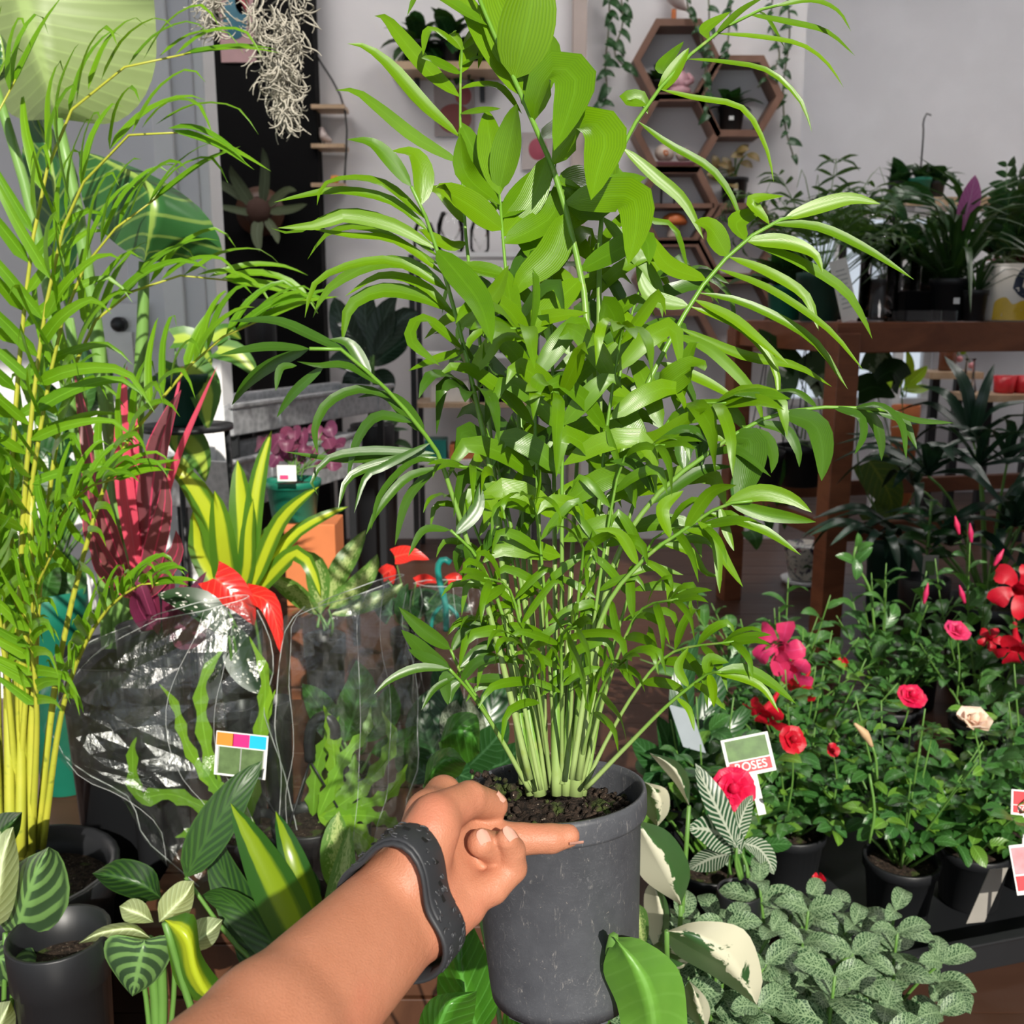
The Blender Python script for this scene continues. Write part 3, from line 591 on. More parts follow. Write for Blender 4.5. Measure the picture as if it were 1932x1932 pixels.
# ------------------------------------------------------------------ shared makers for potted plants
def pot_parts(root,c,r,h,mat,soil=True,rim=True,axis=Z,taper=.78,k=28):
    c=np.asarray(c,float)
    lathe('pot',[(r*taper*.95,-h),(r*taper,-h+.002),(r*.93,-h*.17),(r*1.0,-h*.16),(r*1.02,-.001),(r*1.0,.001),(r*.93,0),(r*.90,-h*.15),(r*.88,-h*.3),(r*.02,-h*.3)],c,mat,root,axis,k,(True,True))
    if soil:
        V,F,U=soil_g(c-np.asarray(axis)*h*.13,r*.92,axis,r*.03,18,5,int(abs(c[0])*997)+1); mk('soil',V,F,M_soil,root,U)
M_pblack=simple('black_pot_plastic',(.012,.013,.015),.42,0,.45); M_pgreen=simple('green_pot_plastic',(.010,.16,.10),.4,0,.45); M_pdgreen=simple('dark_green_pot',(.008,.05,.035),.45)
M_terra=simple('terracotta',(.55,.17,.06),.7,0,.3); M_wood=woodmat('reddish_timber',(.15,.048,.022),(.27,.095,.042),(3,3,10)); M_woodh=woodmat('brown_timber_board',(.05,.020,.010),(.10,.042,.021),(9,3,3))
M_cream=simple('cream_card',(.78,.75,.70),.5); M_cardw=simple('white_card',(.86,.86,.84),.45)
def lf3(pts,Y,dY=0.,bow=0.):
    n=len(pts)-1; return [PY(x,y,Y+dY*(i/n)-bow*math.sin(math.pi*i/n)) for i,(x,y) in enumerate(pts)]
def tplant(name,label,cat_,Y,leaves,mat,base=None,pot=None,prof='lance',fold=.2,stem=None,nc=2,seg=10,lobe=0.,wave=0.,group=None,sr=.003,smat=None,up=None,spread=.05,support=None,hang=None):
    """leaves: (pixel points, width in px[, depth change[, material]]), traced from the photograph at distance Y"""
    bp=PY(*base,Y) if base else PY(*leaves[0][0][0],Y)
    loc=bp.copy()
    if pot:
        pc_=PY(pot[0],pot[1],Y); ph_=pot[3]*Y*1.02/FPX
        sup=support if support is not None else (.1985 if 1.2<Y<1.99 and -.52<pc_[0]<.16 else 0.0)
        if hang: sup=pc_[2]-.13
        ph_=pc_[2]-sup; loc=pc_-Z*ph_
    root=thing(name,label,cat_,loc,group); pl=Plant(root)
    if pot: pot_parts(root,PY(pot[0],pot[1],Y),pot[2]*Y*1.02/FPX/2,ph_,pot[4] if len(pot)>4 else M_pblack)
    if hang:
        for a in range(3): tube('hanger_wire',[pc_+np.array([math.cos(a*2.1),math.sin(a*2.1),0])*pot[2]*Y/FPX/2,np.array([pc_[0],pc_[1],hang])],.0018,M_pblack,root,2,4)
    for lf in leaves:
        pts,w=lf[0],lf[1]; dY=lf[2] if len(lf)>2 else R.uniform(-spread,spread); m=lf[3] if len(lf)>3 and lf[3] else mat; y0=Y+R.uniform(-.02,.02)
        P=lf3(pts,y0,dY,R.uniform(-.01,.02))
        pl.leaf(blade_g(P,w*Y*1.03/FPX,seg,(TOC+jit((0,0,.3),.25)) if up is None else jit(up,.2),fold,prof,nc=nc,lobe=lobe,wave=wave,ph=R.uniform(0,6),twist=R.uniform(-.2,.2)),m)
        if smat is not None and base:
            a=P[0]; q=bp+jit((0,0,0),.012); md=(a+q)/2+nrm(np.cross(a-q,TOC))*np.linalg.norm(a-q)*R.uniform(-.1,.1); tube('stem',[q,md,a],(sr,sr*.6),smat,root,6,5)
    pl.finish(); return root
def oleaf(mid,left,right,Y,dm=0,dl=0,dr=0,n=14,nc=4):
    f=lambda pts,d:[PY(x,y,Y+(d[i] if hasattr(d,'__len__') else d*math.sin(math.pi*min(1,i/(len(pts)-1)*.8+.1)))) for i,(x,y) in enumerate(pts)]
    return outline_g(f(mid,dm),f(left,dl),f(right,dr),n,nc)
def M4(p,x,n,s,wd=1.0):
    x=nrm(x); n=np.asarray(n,float); y=nrm(np.cross(n,x)); z=np.cross(x,y)
    return Matrix(((x[0]*s,y[0]*s*wd,z[0]*s,p[0]),(x[1]*s,y[1]*s*wd,z[1]*s,p[1]),(x[2]*s,y[2]*s*wd,z[2]*s,p[2]),(0,0,0,1)))
PRO={}
def proto(key,mat,w=.45,prof='oval',fold=.25,droop=.12,n=6,nc=1,lobe=0.,wave=0.):
    if key not in PRO:
        V,F,U=blade_g([(0,0,0),(.33,0,.05),(.68,0,.02),(1,0,-droop)],w,n,Z,fold,prof,nc=nc,lobe=lobe,wave=wave); me=mesh(key,V,F,U); me.materials.append(mat); PRO[key]=me
    return PRO[key]
M_g1=leafmat('mid_green_leaf',(.022,.085,.016),(.045,.15,.025),'veined',rough=.33,trans=.25); M_g2=leafmat('deep_green_leaf',(.010,.045,.014),(.020,.080,.020),'veined',rough=.3,trans=.2)
M_lime=leafmat('lime_leaf',(.16,.33,.012),(.27,.47,.02),'veined',rough=.35,trans=.4,tcol=(.6,.75,.02)); M_gstem=simple('green_stem',(.10,.22,.04),.45,0,.45); M_ystem=simple('yellow_cane',(.42,.46,.05),.4,0,.5,.25,60)
# ------------------------------------------------------------------ low bench that carries the plants at the left
bench=thing('plant_bench','low brown timber bench under the wrapped plants at the left','bench',(-.16,1.6,0))
bx0,bx1=-.52,.16
for i in range(6): box('plank',((bx0+bx1)/2,1.27+i*.135,.185),(bx1-bx0,.13,.026),M_woodh,bench,bevel=.002)
for i in range(2): box('front_board',((bx0+bx1)/2,1.215,.130-i*.085),(bx1-bx0-.02,.02,.08),M_woodh,bench,bevel=.002)
for x in (bx0+.03,bx1-.03):
    for y in (1.25,1.95): box('leg',(x,y,.086),(.05,.05,.172),M_woodh,bench)
# ------------------------------------------------------------------ areca palm
M_areca=leafmat('areca_leaflet',(.085,.24,.010),(.16,.37,.014),'mid',rough=.33,trans=.38,hv=.35); b=NB('areca_cane'); u,v=b.uv(); c=b.mix(b.noise(25,4),(.30,.36,.03),(.50,.47,.05)); c=b.mix(b.step(b.noise(70,3),.6,.75),c,(.20,.24,.03)); M_acane=b.done(b.pbr(c,.4,0,.5))
AY=1.22; ar=thing('areca_palm','tall feathery palm with yellow canes standing at the far left','palm',(PY(45,1600,AY)[0],AY,0)); APL=Plant(ar,'leaflet')
pot_parts(ar,PY(45,1640,AY),.12,PY(45,1640,AY)[2],M_pblack)
AF=[([(70,1600),(112,1250),(200,910),(295,765),(400,650),(500,600)],.0,.165),([(35,1600),(38,1150),(62,900),(120,600),(190,460),(300,370)],-.05,.19),([(20,1600),(15,1100),(35,700),(75,380),(140,200),(250,120),(360,100)],.0,.17), ([(60,1600),(75,1100),(135,700),(220,570),(340,520),(440,530)],.08,.17),([(50,1600),(40,1050),(90,560),(160,340),(270,240),(340,250)],-.08,.18),([(0,1600),(-60,1100),(-90,700),(-60,350),(30,150)],.0,.2),
 ([(80,1600),(120,1330),(180,1180),(250,1110),(300,1100)],-.1,.10),([(30,1600),(55,1250),(95,1020),(150,930),(230,900)],-.06,.13),([(40,1600),(10,1250),(-30,1000),(-60,850)],-.08,.16),([(60,1600),(70,1350),(60,1150),(110,1020)],-.12,.12)]
for P,dY,L in AF:
    n=len(P); pts=[PY(x,y,AY+dY*i/(n-1)) for i,(x,y) in enumerate(P)]
    pinnate(APL,pts,M_areca,M_acane,L*1.1,.0155,pairs=13,s0=.48,ang=(58,14),droop=.42,r=(.0055,.0011),n0=TOC*.35+Z*.9+jit((0,0,0),.35),seg=8,prof='grass',fold=.35,rise=.28,jt=.16,lo=.6,upc=.9)
for i in range(11):
    x=R.uniform(-20,92); y=R.uniform(900,1250); tube('cane',[PY(x*.8+8,1615,AY+R.uniform(-.05,.05)),PY(x,1350,AY),PY(x+R.uniform(-25,25),y,AY+R.uniform(-.05,.05))],(R.uniform(.006,.0095),.006,.003),M_acane,ar,8,7)
APL.finish()
# ------------------------------------------------------------------ bird of paradise behind it
M_strl=leafmat('broad_paddle_leaf_backlit',(.22,.33,.15),(.30,.42,.20),'veined',vein=(.45,.60,.22),rough=.45,trans=.4,tcol=(.45,.65,.22),N=14,K=1.2); M_strd=leafmat('broad_paddle_leaf',(.018,.085,.030),(.035,.14,.045),'veined',vein=(.35,.50,.10),rough=.3,trans=.2,N=10,K=1.6)  # pale copy of the paddle leaf, light shining through put into its colour
SY=1.50; st=thing('bird_of_paradise_plant','plant with huge paddle leaves on thick upright stalks behind the feathery palm','plant',PY(235,1230,SY))
g=oleaf([(108,225),(85,140),(55,50),(15,-90)],[(108,225),(20,215),(-70,90),(-90,-90)],[(108,225),(225,228),(292,130),(284,-90)],SY,-.03,.10,.06,16,5); mk('leaf',g[0],g[1],M_strl,st,g[2])
g=oleaf([(272,494),(284,420),(282,350),(215,308),(150,283)],[(272,494),(215,457),(165,402),(150,340),(150,283)],[(272,494),(345,492),(414,478),(418,460),(385,400),(310,343),(225,305),(150,283)],SY-.1,[0,-.03,-.02,.05,.12],[0,.05,.08,.1,.12],[0,.04,.06,.06,.05,.06,.08,.12],18,5); mk('leaf',g[0],g[1],M_strd,st,g[2])
g=oleaf([(-10,160),(8,120),(2,70),(-15,40)],[(-10,160),(-40,130),(-40,80),(-15,40)],[(-10,160),(18,135),(16,90),(-15,40)],SY-.15,.0,.03,.03); mk('leaf',g[0],g[1],M_strd,st,g[2])
g=oleaf([(130,600),(110,420),(95,300),(60,190)],[(130,600),(70,430),(40,320),(60,190)],[(130,600),(150,430),(140,310),(60,190)],SY+.1,.0,.05,.05); mk('leaf',g[0],g[1],M_strd,st,g[2])
b=NB('striped_stalk'); u,v=b.uv(); c=b.mix(b.noise(12,3),(.10,.24,.05),(.22,.38,.09)); M_stalk=b.done(b.pbr(c,.4,0,.45))
for P,w in (([(272,494),(268,640),(258,800),(248,1000),(238,1220)],26),([(108,225),(150,420),(192,700),(222,950),(228,1220)],27),([(-10,160),(60,400),(130,750),(190,1050),(215,1220)],22),([(130,600),(160,800),(190,1000),(205,1220)],24)):
    tube('stalk',[PY(x,y,SY) for x,y in P],(w*.38*SY/FPX,w*.55*SY/FPX,w*.62*SY/FPX),M_stalk,st,12,8)
pot_parts(st,PY(232,1225,SY),.10,PY(232,1225,SY)[2]-.002,M_pblack)
bl=[]
for i in range(26):
    x,y=R.uniform(-60,235),R.uniform(690,1090); a=R.uniform(-.9,.9); l=R.uniform(80,140); bl.append(([(x,y+l*.5),(x+math.sin(a)*l*.3,y+l*.1),(x+math.sin(a)*l*.7,y-l*.25),(x+math.sin(a)*l,y-l*.35)],R.uniform(46,78),R.uniform(-.06,.06),M_g2 if i%3 else M_g1))
tplant('leafy_shrub','broad leaved green shrub in a teal pot behind the feathery palm canes','plant',2.0,bl,M_g1,(90,1120),(95,1110,130,90,M_pgreen),prof='oval',fold=.2,smat=M_gstem,sr=.003,support=0.0)
# ------------------------------------------------------------------ coloured foliage
M_cord=leafmat('maroon_pink_edged_leaf',(.12,.030,.045),(.20,.075,.085),'edge',vein=(.75,.06,.16),rough=.35,trans=.3,tcol=(.6,.05,.1)); M_pink=leafmat('hot_pink_leaf',(.62,.05,.12),(.78,.10,.20),'mid',vein=(.8,.2,.3),rough=.35,trans=.35,tcol=(.9,.1,.2))
tplant('cordyline','cordyline with upright maroon and hot pink leaves between the striped stalks','plant',1.43,[([(272,1120),(290,900),(318,790),(342,735)],62,.03),([(262,1100),(235,900),(232,760),(240,690)],36,0,M_pink),([(275,1080),(330,880),(375,770),(410,690)],16,-.03,M_pink),([(262,1120),(250,980),(252,860),(258,760)],30,.04,M_pink),([(270,1130),(292,1040),(310,960),(312,890)],42,-.03),([(250,1120),(190,950),(165,820),(140,705)],38,.06),([(262,1100),(300,900),(330,760),(345,690)],14,.05,M_pink),([(255,1130),(180,1020),(170,950),(155,860)],34,0),([(270,1130),(310,1080),(335,1040),(332,1000)],40,-.04),([(255,1130),(215,1090),(190,1060),(175,1010)],36,-.03)],M_cord,(264,1170),(264,1180,90,60),fold=.25)
M_drac=leafmat('lime_striped_leaf',(.03,.13,.015),(.06,.20,.02),'center',vein=(.52,.62,.03),rough=.32,trans=.4,tcol=(.6,.7,.03)); M_dracb=leafmat('striped_dark_rim_leaf',(.010,.055,.012),(.018,.085,.015),'center',vein=(.20,.30,.012),rough=.28,trans=.25,tcol=(.3,.45,.02))
tplant('lime_dracaena','dracaena with broad lime and dark striped leaves beside the pink cordyline','plant',1.5,[([(455,1130),(462,1020),(455,930),(448,868)],56,.02),([(465,1100),(480,950),(495,870),(513,811)],36,.04),([(440,1120),(400,980),(345,895),(297,868)],52,-.03),([(440,1140),(425,1060),(415,980),(405,925)],52,-.05),([(470,1120),(520,1000),(560,950),(602,918)],34,-.04),([(470,1130),(545,1020),(610,975),(660,955)],30,.02),([(470,1130),(555,1045),(590,1080),(606,1130)],34,-.05),([(445,1140),(480,1060),(500,1010),(540,985)],30,.08),([(430,1140),(380,1050),(372,1000),(365,960)],40,.0),([(440,1140),(465,1080),(470,1000),(478,940)],36,-.03)],M_drac,(450,1160),(450,1170,86,60),prof='strap',fold=.3,wave=.02)
M_pale=leafmat('pale_marbled_leaf',(.06,.17,.03),(.12,.26,.05),'marble',vein=(.45,.55,.20),rough=.35,trans=.35)
tplant('dumb_cane','dumb cane with pale marbled leaves behind the clear sleeves','plant',1.7,[([(610,1150),(640,1080),(665,1040),(690,1000)],44,.05),([(605,1160),(600,1090),(590,1060),(560,1040)],44,-.04),([(620,1150),(670,1110),(700,1075),(712,1045)],40,.02),([(600,1160),(560,1120),(530,1100),(500,1090)],40,-.05),([(625,1160),(690,1140),(735,1120),(760,1100)],34,.04)],M_pale,(612,1190),(612,1200,80,60),prof='oval',fold=.2,wave=.03,smat=M_gstem)
# purple plant in green pot on a terracotta stand
M_purp=leafmat('purple_leaf',(.10,.022,.06),(.22,.06,.13),'mid',vein=(.4,.15,.25),rough=.4,trans=.35,tcol=(.5,.1,.3))
M_mag=leafmat('magenta_leaf',(.10,.012,.04),(.19,.03,.08),'mid',vein=(.5,.08,.2),rough=.4,trans=.3,tcol=(.5,.06,.2))
pl_=[]
for i in range(22):
    x,y=R.uniform(495,652),R.uniform(805,885); a=R.uniform(0,6.28); r_=R.uniform(22,34); pl_.append(([(x,y),(x+math.cos(a)*r_*.5,y-abs(math.sin(a))*6),(x+math.cos(a)*r_,y+R.uniform(-4,22))],R.uniform(24,36)))
pp=tplant('purple_oxalis','purple leaved plant with a white tag in a green pot by the steel trough','plant',2.15,pl_,M_purp,(560,890),(552,905,104,74,M_pgreen),support=PY(552,980,2.15)[2]+.001,prof='petal',fold=.35,smat=M_gstem,sr=.0015)
box('plant_tag',PY(541,893,2.05),(.040,.002,.034),M_cardw,pp,bevel=.0005)
M_ink=simple('pink_print',(.75,.05,.18),.5); box('tag_print',PY(536,900,2.046),(.018,.001,.008),M_ink,pp)
ts=thing('terracotta_stand','orange terracotta block stand under the green pot','stand',PY(552,1060,2.15)*np.array([1,1,0])); zt=PY(552,978,2.15)[2]
for k in range(3): box('brick',PY(552,0,2.15)*np.array([1,1,0])+Z*(zt*(k+.5)/3),(.112,.11,zt/3-.004),M_terra if k==2 else M_wood,ts,bevel=.003)
# galvanised troughs
b=NB('galvanised_steel'); n=b.voro(60); c=b.mix(n,(.36,.38,.40),(.62,.63,.65)); M_galv=b.done(b.pbr(c,b.math('ADD',.3,b.math('MULTIPLY',n,.25)),.75,0.5))
def trough(lb,L,Rr,YL,YR,h):
    a=PY(L[0],L[1],YL); c=PY(Rr[0],Rr[1],YR); c[2]=a[2]; d=nrm(c-a); nrm_=np.array([-d[1],d[0],0]); ln=np.linalg.norm(c-a); M=np.stack([d,nrm_,Z],1); o=thing('steel_trough',lb,'trough',(a[0],a[1],0),'steel troughs'); w=.20
    mid=(a+c)/2-Z*h/2
    for off in (0,w): box('side_panel',mid+nrm_*off,(ln,.008,h),M_galv,o,M,.001)
    for off in (-.5,.5): box('end_panel',mid+d*ln*off+nrm_*w/2,(.008,w,h),M_galv,o,M,.001)
    box('bottom_panel',mid+nrm_*w/2-Z*h*.48,(ln,w,.008),M_galv,o,M); 
    for off in (-.004,w+.004): box('rolled_rim',mid+nrm_*off+Z*h*.5,(ln+.02,.018,.014),M_galv,o,M,.004)
    for off in (-.25,.1,.4): box('seam',mid+d*ln*off-nrm_*.005,(.006,.004,h*.9),M_galv,o,M)
    for e in (-.46,.46):
        for off in (.02,w-.02):
            q=mid+d*ln*e+nrm_*off; box('leg',(q[0],q[1],(a[2]-h)/2),(.02,.02,a[2]-h),M_pblack,o)
    return o
trough('galvanised steel trough tilted up behind the purple plant, the higher of two',(436,766),(735,704),2.5,3.2,.075)
trough('galvanised steel trough behind the green pot, the lower of two',(440,872),(680,812),2.36,2.95,.12)
# trailing philodendron, pot of green plastic
M_bras=leafmat('lime_green_heart_leaf',(.05,.16,.03),(.09,.24,.045),'center',vein=(.45,.60,.08),rough=.33,trans=.35)
tplant('heartleaf_philodendron','trailing heart leaf plant with lime streaked leaves over a dark green pot','plant',1.95,[([(352,690),(385,735),(390,775),(392,812)],74,-.05),([(345,820),(372,850),(385,880),(388,910)],62,-.05),([(412,660),(445,668),(470,690),(490,718)],46,.0),([(330,640),(355,640),(385,665),(400,690)],50,.03),([(300,700),(335,720),(345,760),(340,790)],50,.03),([(350,780),(330,810),(330,840),(340,860)],44,.0),([(400,640),(430,625),(455,640)],36,.06),([(330,860),(350,880),(352,905)],40,.02)],M_bras,(345,720),(345,705,95,70,M_pdgreen),prof='heart',lobe=.22,fold=.2,smat=M_gstem,sr=.002,support=.801)
ps=thing('plant_stand','slim black metal stand under the trailing heart leaf plant','stand',(PY(345,705,1.95)[0],1.95,0))
lathe('stand_plate',[(.09,.79),(.09,.80)],(PY(345,705,1.95)[0],1.95,0),M_pblack,ps)
for a in range(3): tube('leg',[(PY(345,705,1.95)[0]+.08*math.cos(a*2.09),1.95+.08*math.sin(a*2.09),.79),(PY(345,705,1.95)[0]+.10*math.cos(a*2.09),1.95+.10*math.sin(a*2.09),0)],.006,M_pblack,ps,2,6)
# coleus, spotted begonia, red leaf
tplant('magenta_coleus','dark magenta coleus with narrow folded leaves behind the crumpled sleeve','plant',1.42,[([(300,1200),(290,1130),(280,1080),(285,1040)],26),([(310,1200),(320,1120),(318,1070),(300,1030)],24),([(305,1210),(270,1160),(258,1130),(262,1110)],40),([(320,1210),(345,1150),(370,1110),(390,1078)],24,0,M_purp),([(315,1200),(330,1140),(345,1110),(355,1080)],20),([(300,1200),(275,1130),(262,1090),(258,1060)],22),([(330,1220),(350,1180),(340,1160),(330,1140)],44,0,M_purp),([(330,1220),(370,1200),(372,1170),(360,1140)],44,0,M_purp)],M_mag,(312,1230),(312,1250,60,50),prof='oval',fold=.3)
M_spot=leafmat('white_spotted_leaf',(.010,.035,.014),(.020,.055,.022),'spots',vein=(.80,.76,.70),rough=.35,trans=.2)
tplant('spotted_begonia','begonia with dark leaves dotted white rising behind the crumpled sleeve','plant',1.36,[([(432,1200),(390,1150),(345,1130),(297,1122)],58,.0),([(440,1180),(450,1220),(468,1265),(490,1310)],70,-.03),([(440,1200),(415,1230),(400,1260),(395,1290)],56,.03)],M_spot,(445,1260),(455,1330,60,60),prof='oval',fold=.2,smat=M_gstem,nc=3)
M_red=leafmat('glossy_red_spathe',(.55,.012,.012),(.68,.03,.025),'veined',vein=(.75,.10,.06),rough=.25,trans=.25,tcol=(.9,.05,.03))
tplant('red_anthurium','anthurium with large glossy red heart leaves behind the sleeves','plant',1.40,[([(405,1090),(430,1110),(460,1140),(480,1180)],70,.0),([(470,1120),(505,1135),(522,1180),(530,1235)],42,-.02)],M_red,(510,1270),(520,1320,60,60),prof='heart',lobe=.2,fold=.25,smat=M_gstem)
an=tplant('small_anthurium','small anthurium with flat red blooms behind the tallest clear sleeve','plant',1.95,[([(745,1050),(775,1045),(810,1056)],38,.02,M_red),([(722,1085),(735,1078),(742,1102)],30,0,M_red),([(785,1098),(805,1092),(830,1100)],22,.03,M_red),([(845,1095),(862,1088),(876,1098)],20,.0,M_red),([(760,1150),(800,1130),(840,1125)],60),([(740,1160),(715,1130),(690,1120)],50),([(800,1160),(850,1140),(890,1150)],56),([(770,1170),(760,1130),(770,1100)],44)],M_g2,(780,1180),(780,1190,90,60),prof='heart',lobe=.15,fold=.1,smat=M_gstem,sr=.002)
# white security fixture and card on the left partition
wf=thing('wall_intercom','small white wall box with a round black knob on the left partition','wall box',PY(228,625,2.46)); box('faceplate',PY(235,615,2.47),(.11,.03,.11),M_white,wf,bevel=.006); lathe('knob',[(.018,0),(.018,.02),(.014,.026),(.001,.027)],PY(228,612,2.455),M_pblack,wf,np.array([0,-1.0,0]),20)
tag(box('white_card',PY(228,665,2.445),(.06,.002,.10),M_cardw),'blank white card fixed to the left partition under the round knob','card')
# ------------------------------------------------------------------ dark calathea and striped leaves at the lower left
M_cal=leafmat('pinstripe_calathea_leaf',(.030,.070,.032),(.050,.10,.045),'bands',vein=(.18,.34,.10),rough=.4,trans=.25,N=6,K=2.6); M_cald=leafmat('dark_calathea_leaf',(.010,.035,.010),(.018,.060,.014),'bands',vein=(.035,.10,.015),rough=.4,trans=.2,N=8,K=3)
M_under=leafmat('pale_leaf_underside',(.36,.46,.26),(.48,.58,.34),'veined',rough=.5,trans=.3,N=9)
CY=1.02
ca=thing('calathea','calathea with broad light and dark banded leaves at the lower left corner','plant',(PY(20,1900,CY)[0],CY,.0)); 
for mid,l,r_,m,dy in (([(27,1766),(48,1700),(66,1650),(92,1598)],[(27,1766),(0,1740),(25,1640),(92,1598)],[(27,1766),(80,1808),(130,1700),(118,1620),(92,1598)],M_cal,0),
  ([(-30,1760),(-5,1690),(5,1620),(25,1560)],[(-30,1760),(-70,1680),(-40,1590),(25,1560)],[(-30,1760),(18,1730),(36,1640),(25,1560)],M_under,-.04),
  ([(-20,1600),(5,1570),(25,1550),(42,1532)],[(-20,1600),(-30,1560),(0,1535),(42,1532)],[(-20,1600),(15,1600),(36,1570),(42,1532)],M_cald,-.02),
  ([(-25,1800),(15,1812),(50,1820),(85,1838)],[(-25,1800),(0,1775),(50,1775),(85,1838)],[(-25,1800),(-5,1860),(50,1850),(85,1838)],M_cal,-.02),
  ([(-20,1960),(0,1930),(10,1910),(20,1888)],[(-20,1960),(-30,1920),(-10,1895),(20,1888)],[(-20,1960),(20,1960),(30,1920),(20,1888)],M_under,-.05)):
    g=oleaf(mid,l,r_,CY+dy,-.01,.03,.03,12,4); mk('leaf',g[0],g[1],m,ca,g[2])
for x in (-20,10,30): tube('stem',[PY(x*.5,1990,CY),PY(x*.8,1870,CY),PY(x,1760,CY)],.003,M_gstem,ca,6,5)
cb=thing('young_calathea','young calathea with a grey green heart leaf and curled leaves below the crumpled sleeve','plant',(PY(310,1900,1.0)[0],1.0,0))
for mid,l,r_,m,dy in (([(272,1772),(266,1800),(258,1845),(250,1880)],[(272,1772),(210,1765),(196,1800),(225,1850),(250,1880)],[(272,1772),(325,1765),(325,1800),(295,1850),(250,1880)],M_cal,-.03),
  ([(305,1695),(270,1670),(220,1655),(174,1648)],[(305,1695),(290,1640),(230,1620),(174,1648)],[(305,1695),(270,1700),(210,1680),(174,1648)],M_cald,.02),
  ([(290,1740),(265,1725),(245,1718),(225,1710)],[(290,1740),(275,1705),(250,1695),(225,1710)],[(290,1740),(265,1742),(235,1738),(225,1710)],M_under,-.02),
  ([(285,1770),(250,1752),(190,1760),(148,1780)],[(285,1770),(250,1742),(195,1748),(148,1780)],[(285,1770),(240,1775),(190,1775),(148,1780)],M_under,-.01),
  ([(300,1740),(330,1710),(350,1690),(366,1662)],[(300,1740),(300,1700),(335,1665),(366,1662)],[(300,1740),(350,1730),(365,1700),(366,1662)],M_under,.0),
  ([(340,1800),(380,1770),(400,1755),(420,1735)],[(340,1800),(360,1745),(390,1730),(420,1735)],[(340,1800),(390,1790),(410,1770),(420,1735)],M_under,.04)):
    g=oleaf(mid,l,r_,1.0+dy,-.01,.02,.02,12,4); mk('leaf',g[0],g[1],m,cb,g[2])
for x in (255,280,300,330): tube('stem',[PY(300+(x-290)*.4,1990,1.0),PY(300+(x-290)*.7,1880,1.0),PY(x,1770,1.0)],.006 if x in(280,300) else .003,M_gstem,cb,6,6)
tp2=thing('lime_banded_plant','plant with a curling lime leaf next to the forearm','plant',(PY(400,1950,.92)[0],.92,0))
for mid,l,r_,m,dy in (([(310,1735),(355,1770),(370,1830),(400,1885),(445,1865)],[(310,1735),(318,1800),(335,1860),(375,1890),(445,1865)],[(310,1735),(365,1725),(380,1800),(420,1855),(445,1865)],M_drac,0),
  ([(470,1960),(440,1920),(420,1880),(440,1850)],[(470,1960),(420,1930),(400,1890),(440,1850)],[(470,1960),(470,1920),(460,1880),(440,1850)],M_cald,.03)):
    g=oleaf(mid,l,r_,.92+dy,-.02,.02,.02,14,4); mk('leaf',g[0],g[1],m,tp2,g[2])
tube('stem',[PY(400,2000,.92),PY(360,1900,.93),PY(312,1740,.92)],.004,M_gstem,tp2,6,6)
tplant('dark_striped_dracaena','dracaena with long drooping leaves striped dark and olive behind the wrist','plant',1.06,[([(590,1830),(545,1720),(490,1610),(435,1515)],100,-.04,M_dracb),([(600,1830),(575,1700),(545,1600),(520,1530)],70,.05,M_dracb),([(560,1850),(500,1760),(430,1700),(380,1690)],80,.04,M_cald),([(350,1655),(395,1575),(450,1490),(495,1435)],84,.05,M_cald),([(620,1840),(640,1720),(650,1640),(660,1560)],70,.06,M_pale),([(580,1860),(520,1840),(470,1800),(440,1760)],70,.06,M_cald),([(545,1830),(470,1740),(420,1640),(400,1560)],90,.12,M_cald)],M_dracb,(580,1880),None,prof='lance',fold=.25,nc=3,smat=M_gstem,sr=.004)
bp=thing('black_nursery_pot','empty black nursery pot standing on the floor at the lower left','pot',(PY(110,1760,1.0)[0],1.0,0)); c_=PY(110,1760,1.0); pot_parts(bp,c_,.055,c_[2]-.001,M_pblack)
b2=thing('black_nursery_pot','black empty pot standing behind the feathery palm canes','pot',(PY(130,1620,1.42)[0],1.42,0)); c_=PY(135,1600,1.42); pot_parts(b2,c_,.055,c_[2]-.001,M_pblack)
# ------------------------------------------------------------------ clear plastic sleeves with plants inside
b=NB('clear_film'); n=b.noise(16,4,None,.6,1.0); cr_=b.noise(1,5,b.vmap((70,70,18)),.7,1.2); bn=b.bump(b.math('ADD',b.math('MULTIPLY',n,1.0),b.math('MULTIPLY',cr_,.4)),.30,.012)
tb=b.n('ShaderNodeBsdfTransparent'); tb.inputs[0].default_value=(.96,.98,.97,1); gb=b.n('ShaderNodeBsdfGlossy'); gb.inputs['Roughness'].default_value=.22; b.t.links.new(bn,gb.inputs['Normal'])
lw=b.n('ShaderNodeLayerWeight'); lw.inputs[0].default_value=.3
f=b.math('ADD',.09,b.math('MULTIPLY',b.math('POWER',lw.outputs['Facing'],3.0),.5),clamp=True); M_film=b.done(b.mixsh(f,tb.outputs[0],gb.outputs[0]))
b=NB('film_seam_glint'); tb=b.n('ShaderNodeBsdfTransparent'); M_seamglint=b.done(b.mixsh(.32,tb.outputs[0],b.pbr((.85,.87,.86),.18,0,.8)))  # whitish seams, hem and creases imitate bright glints along the film's edges
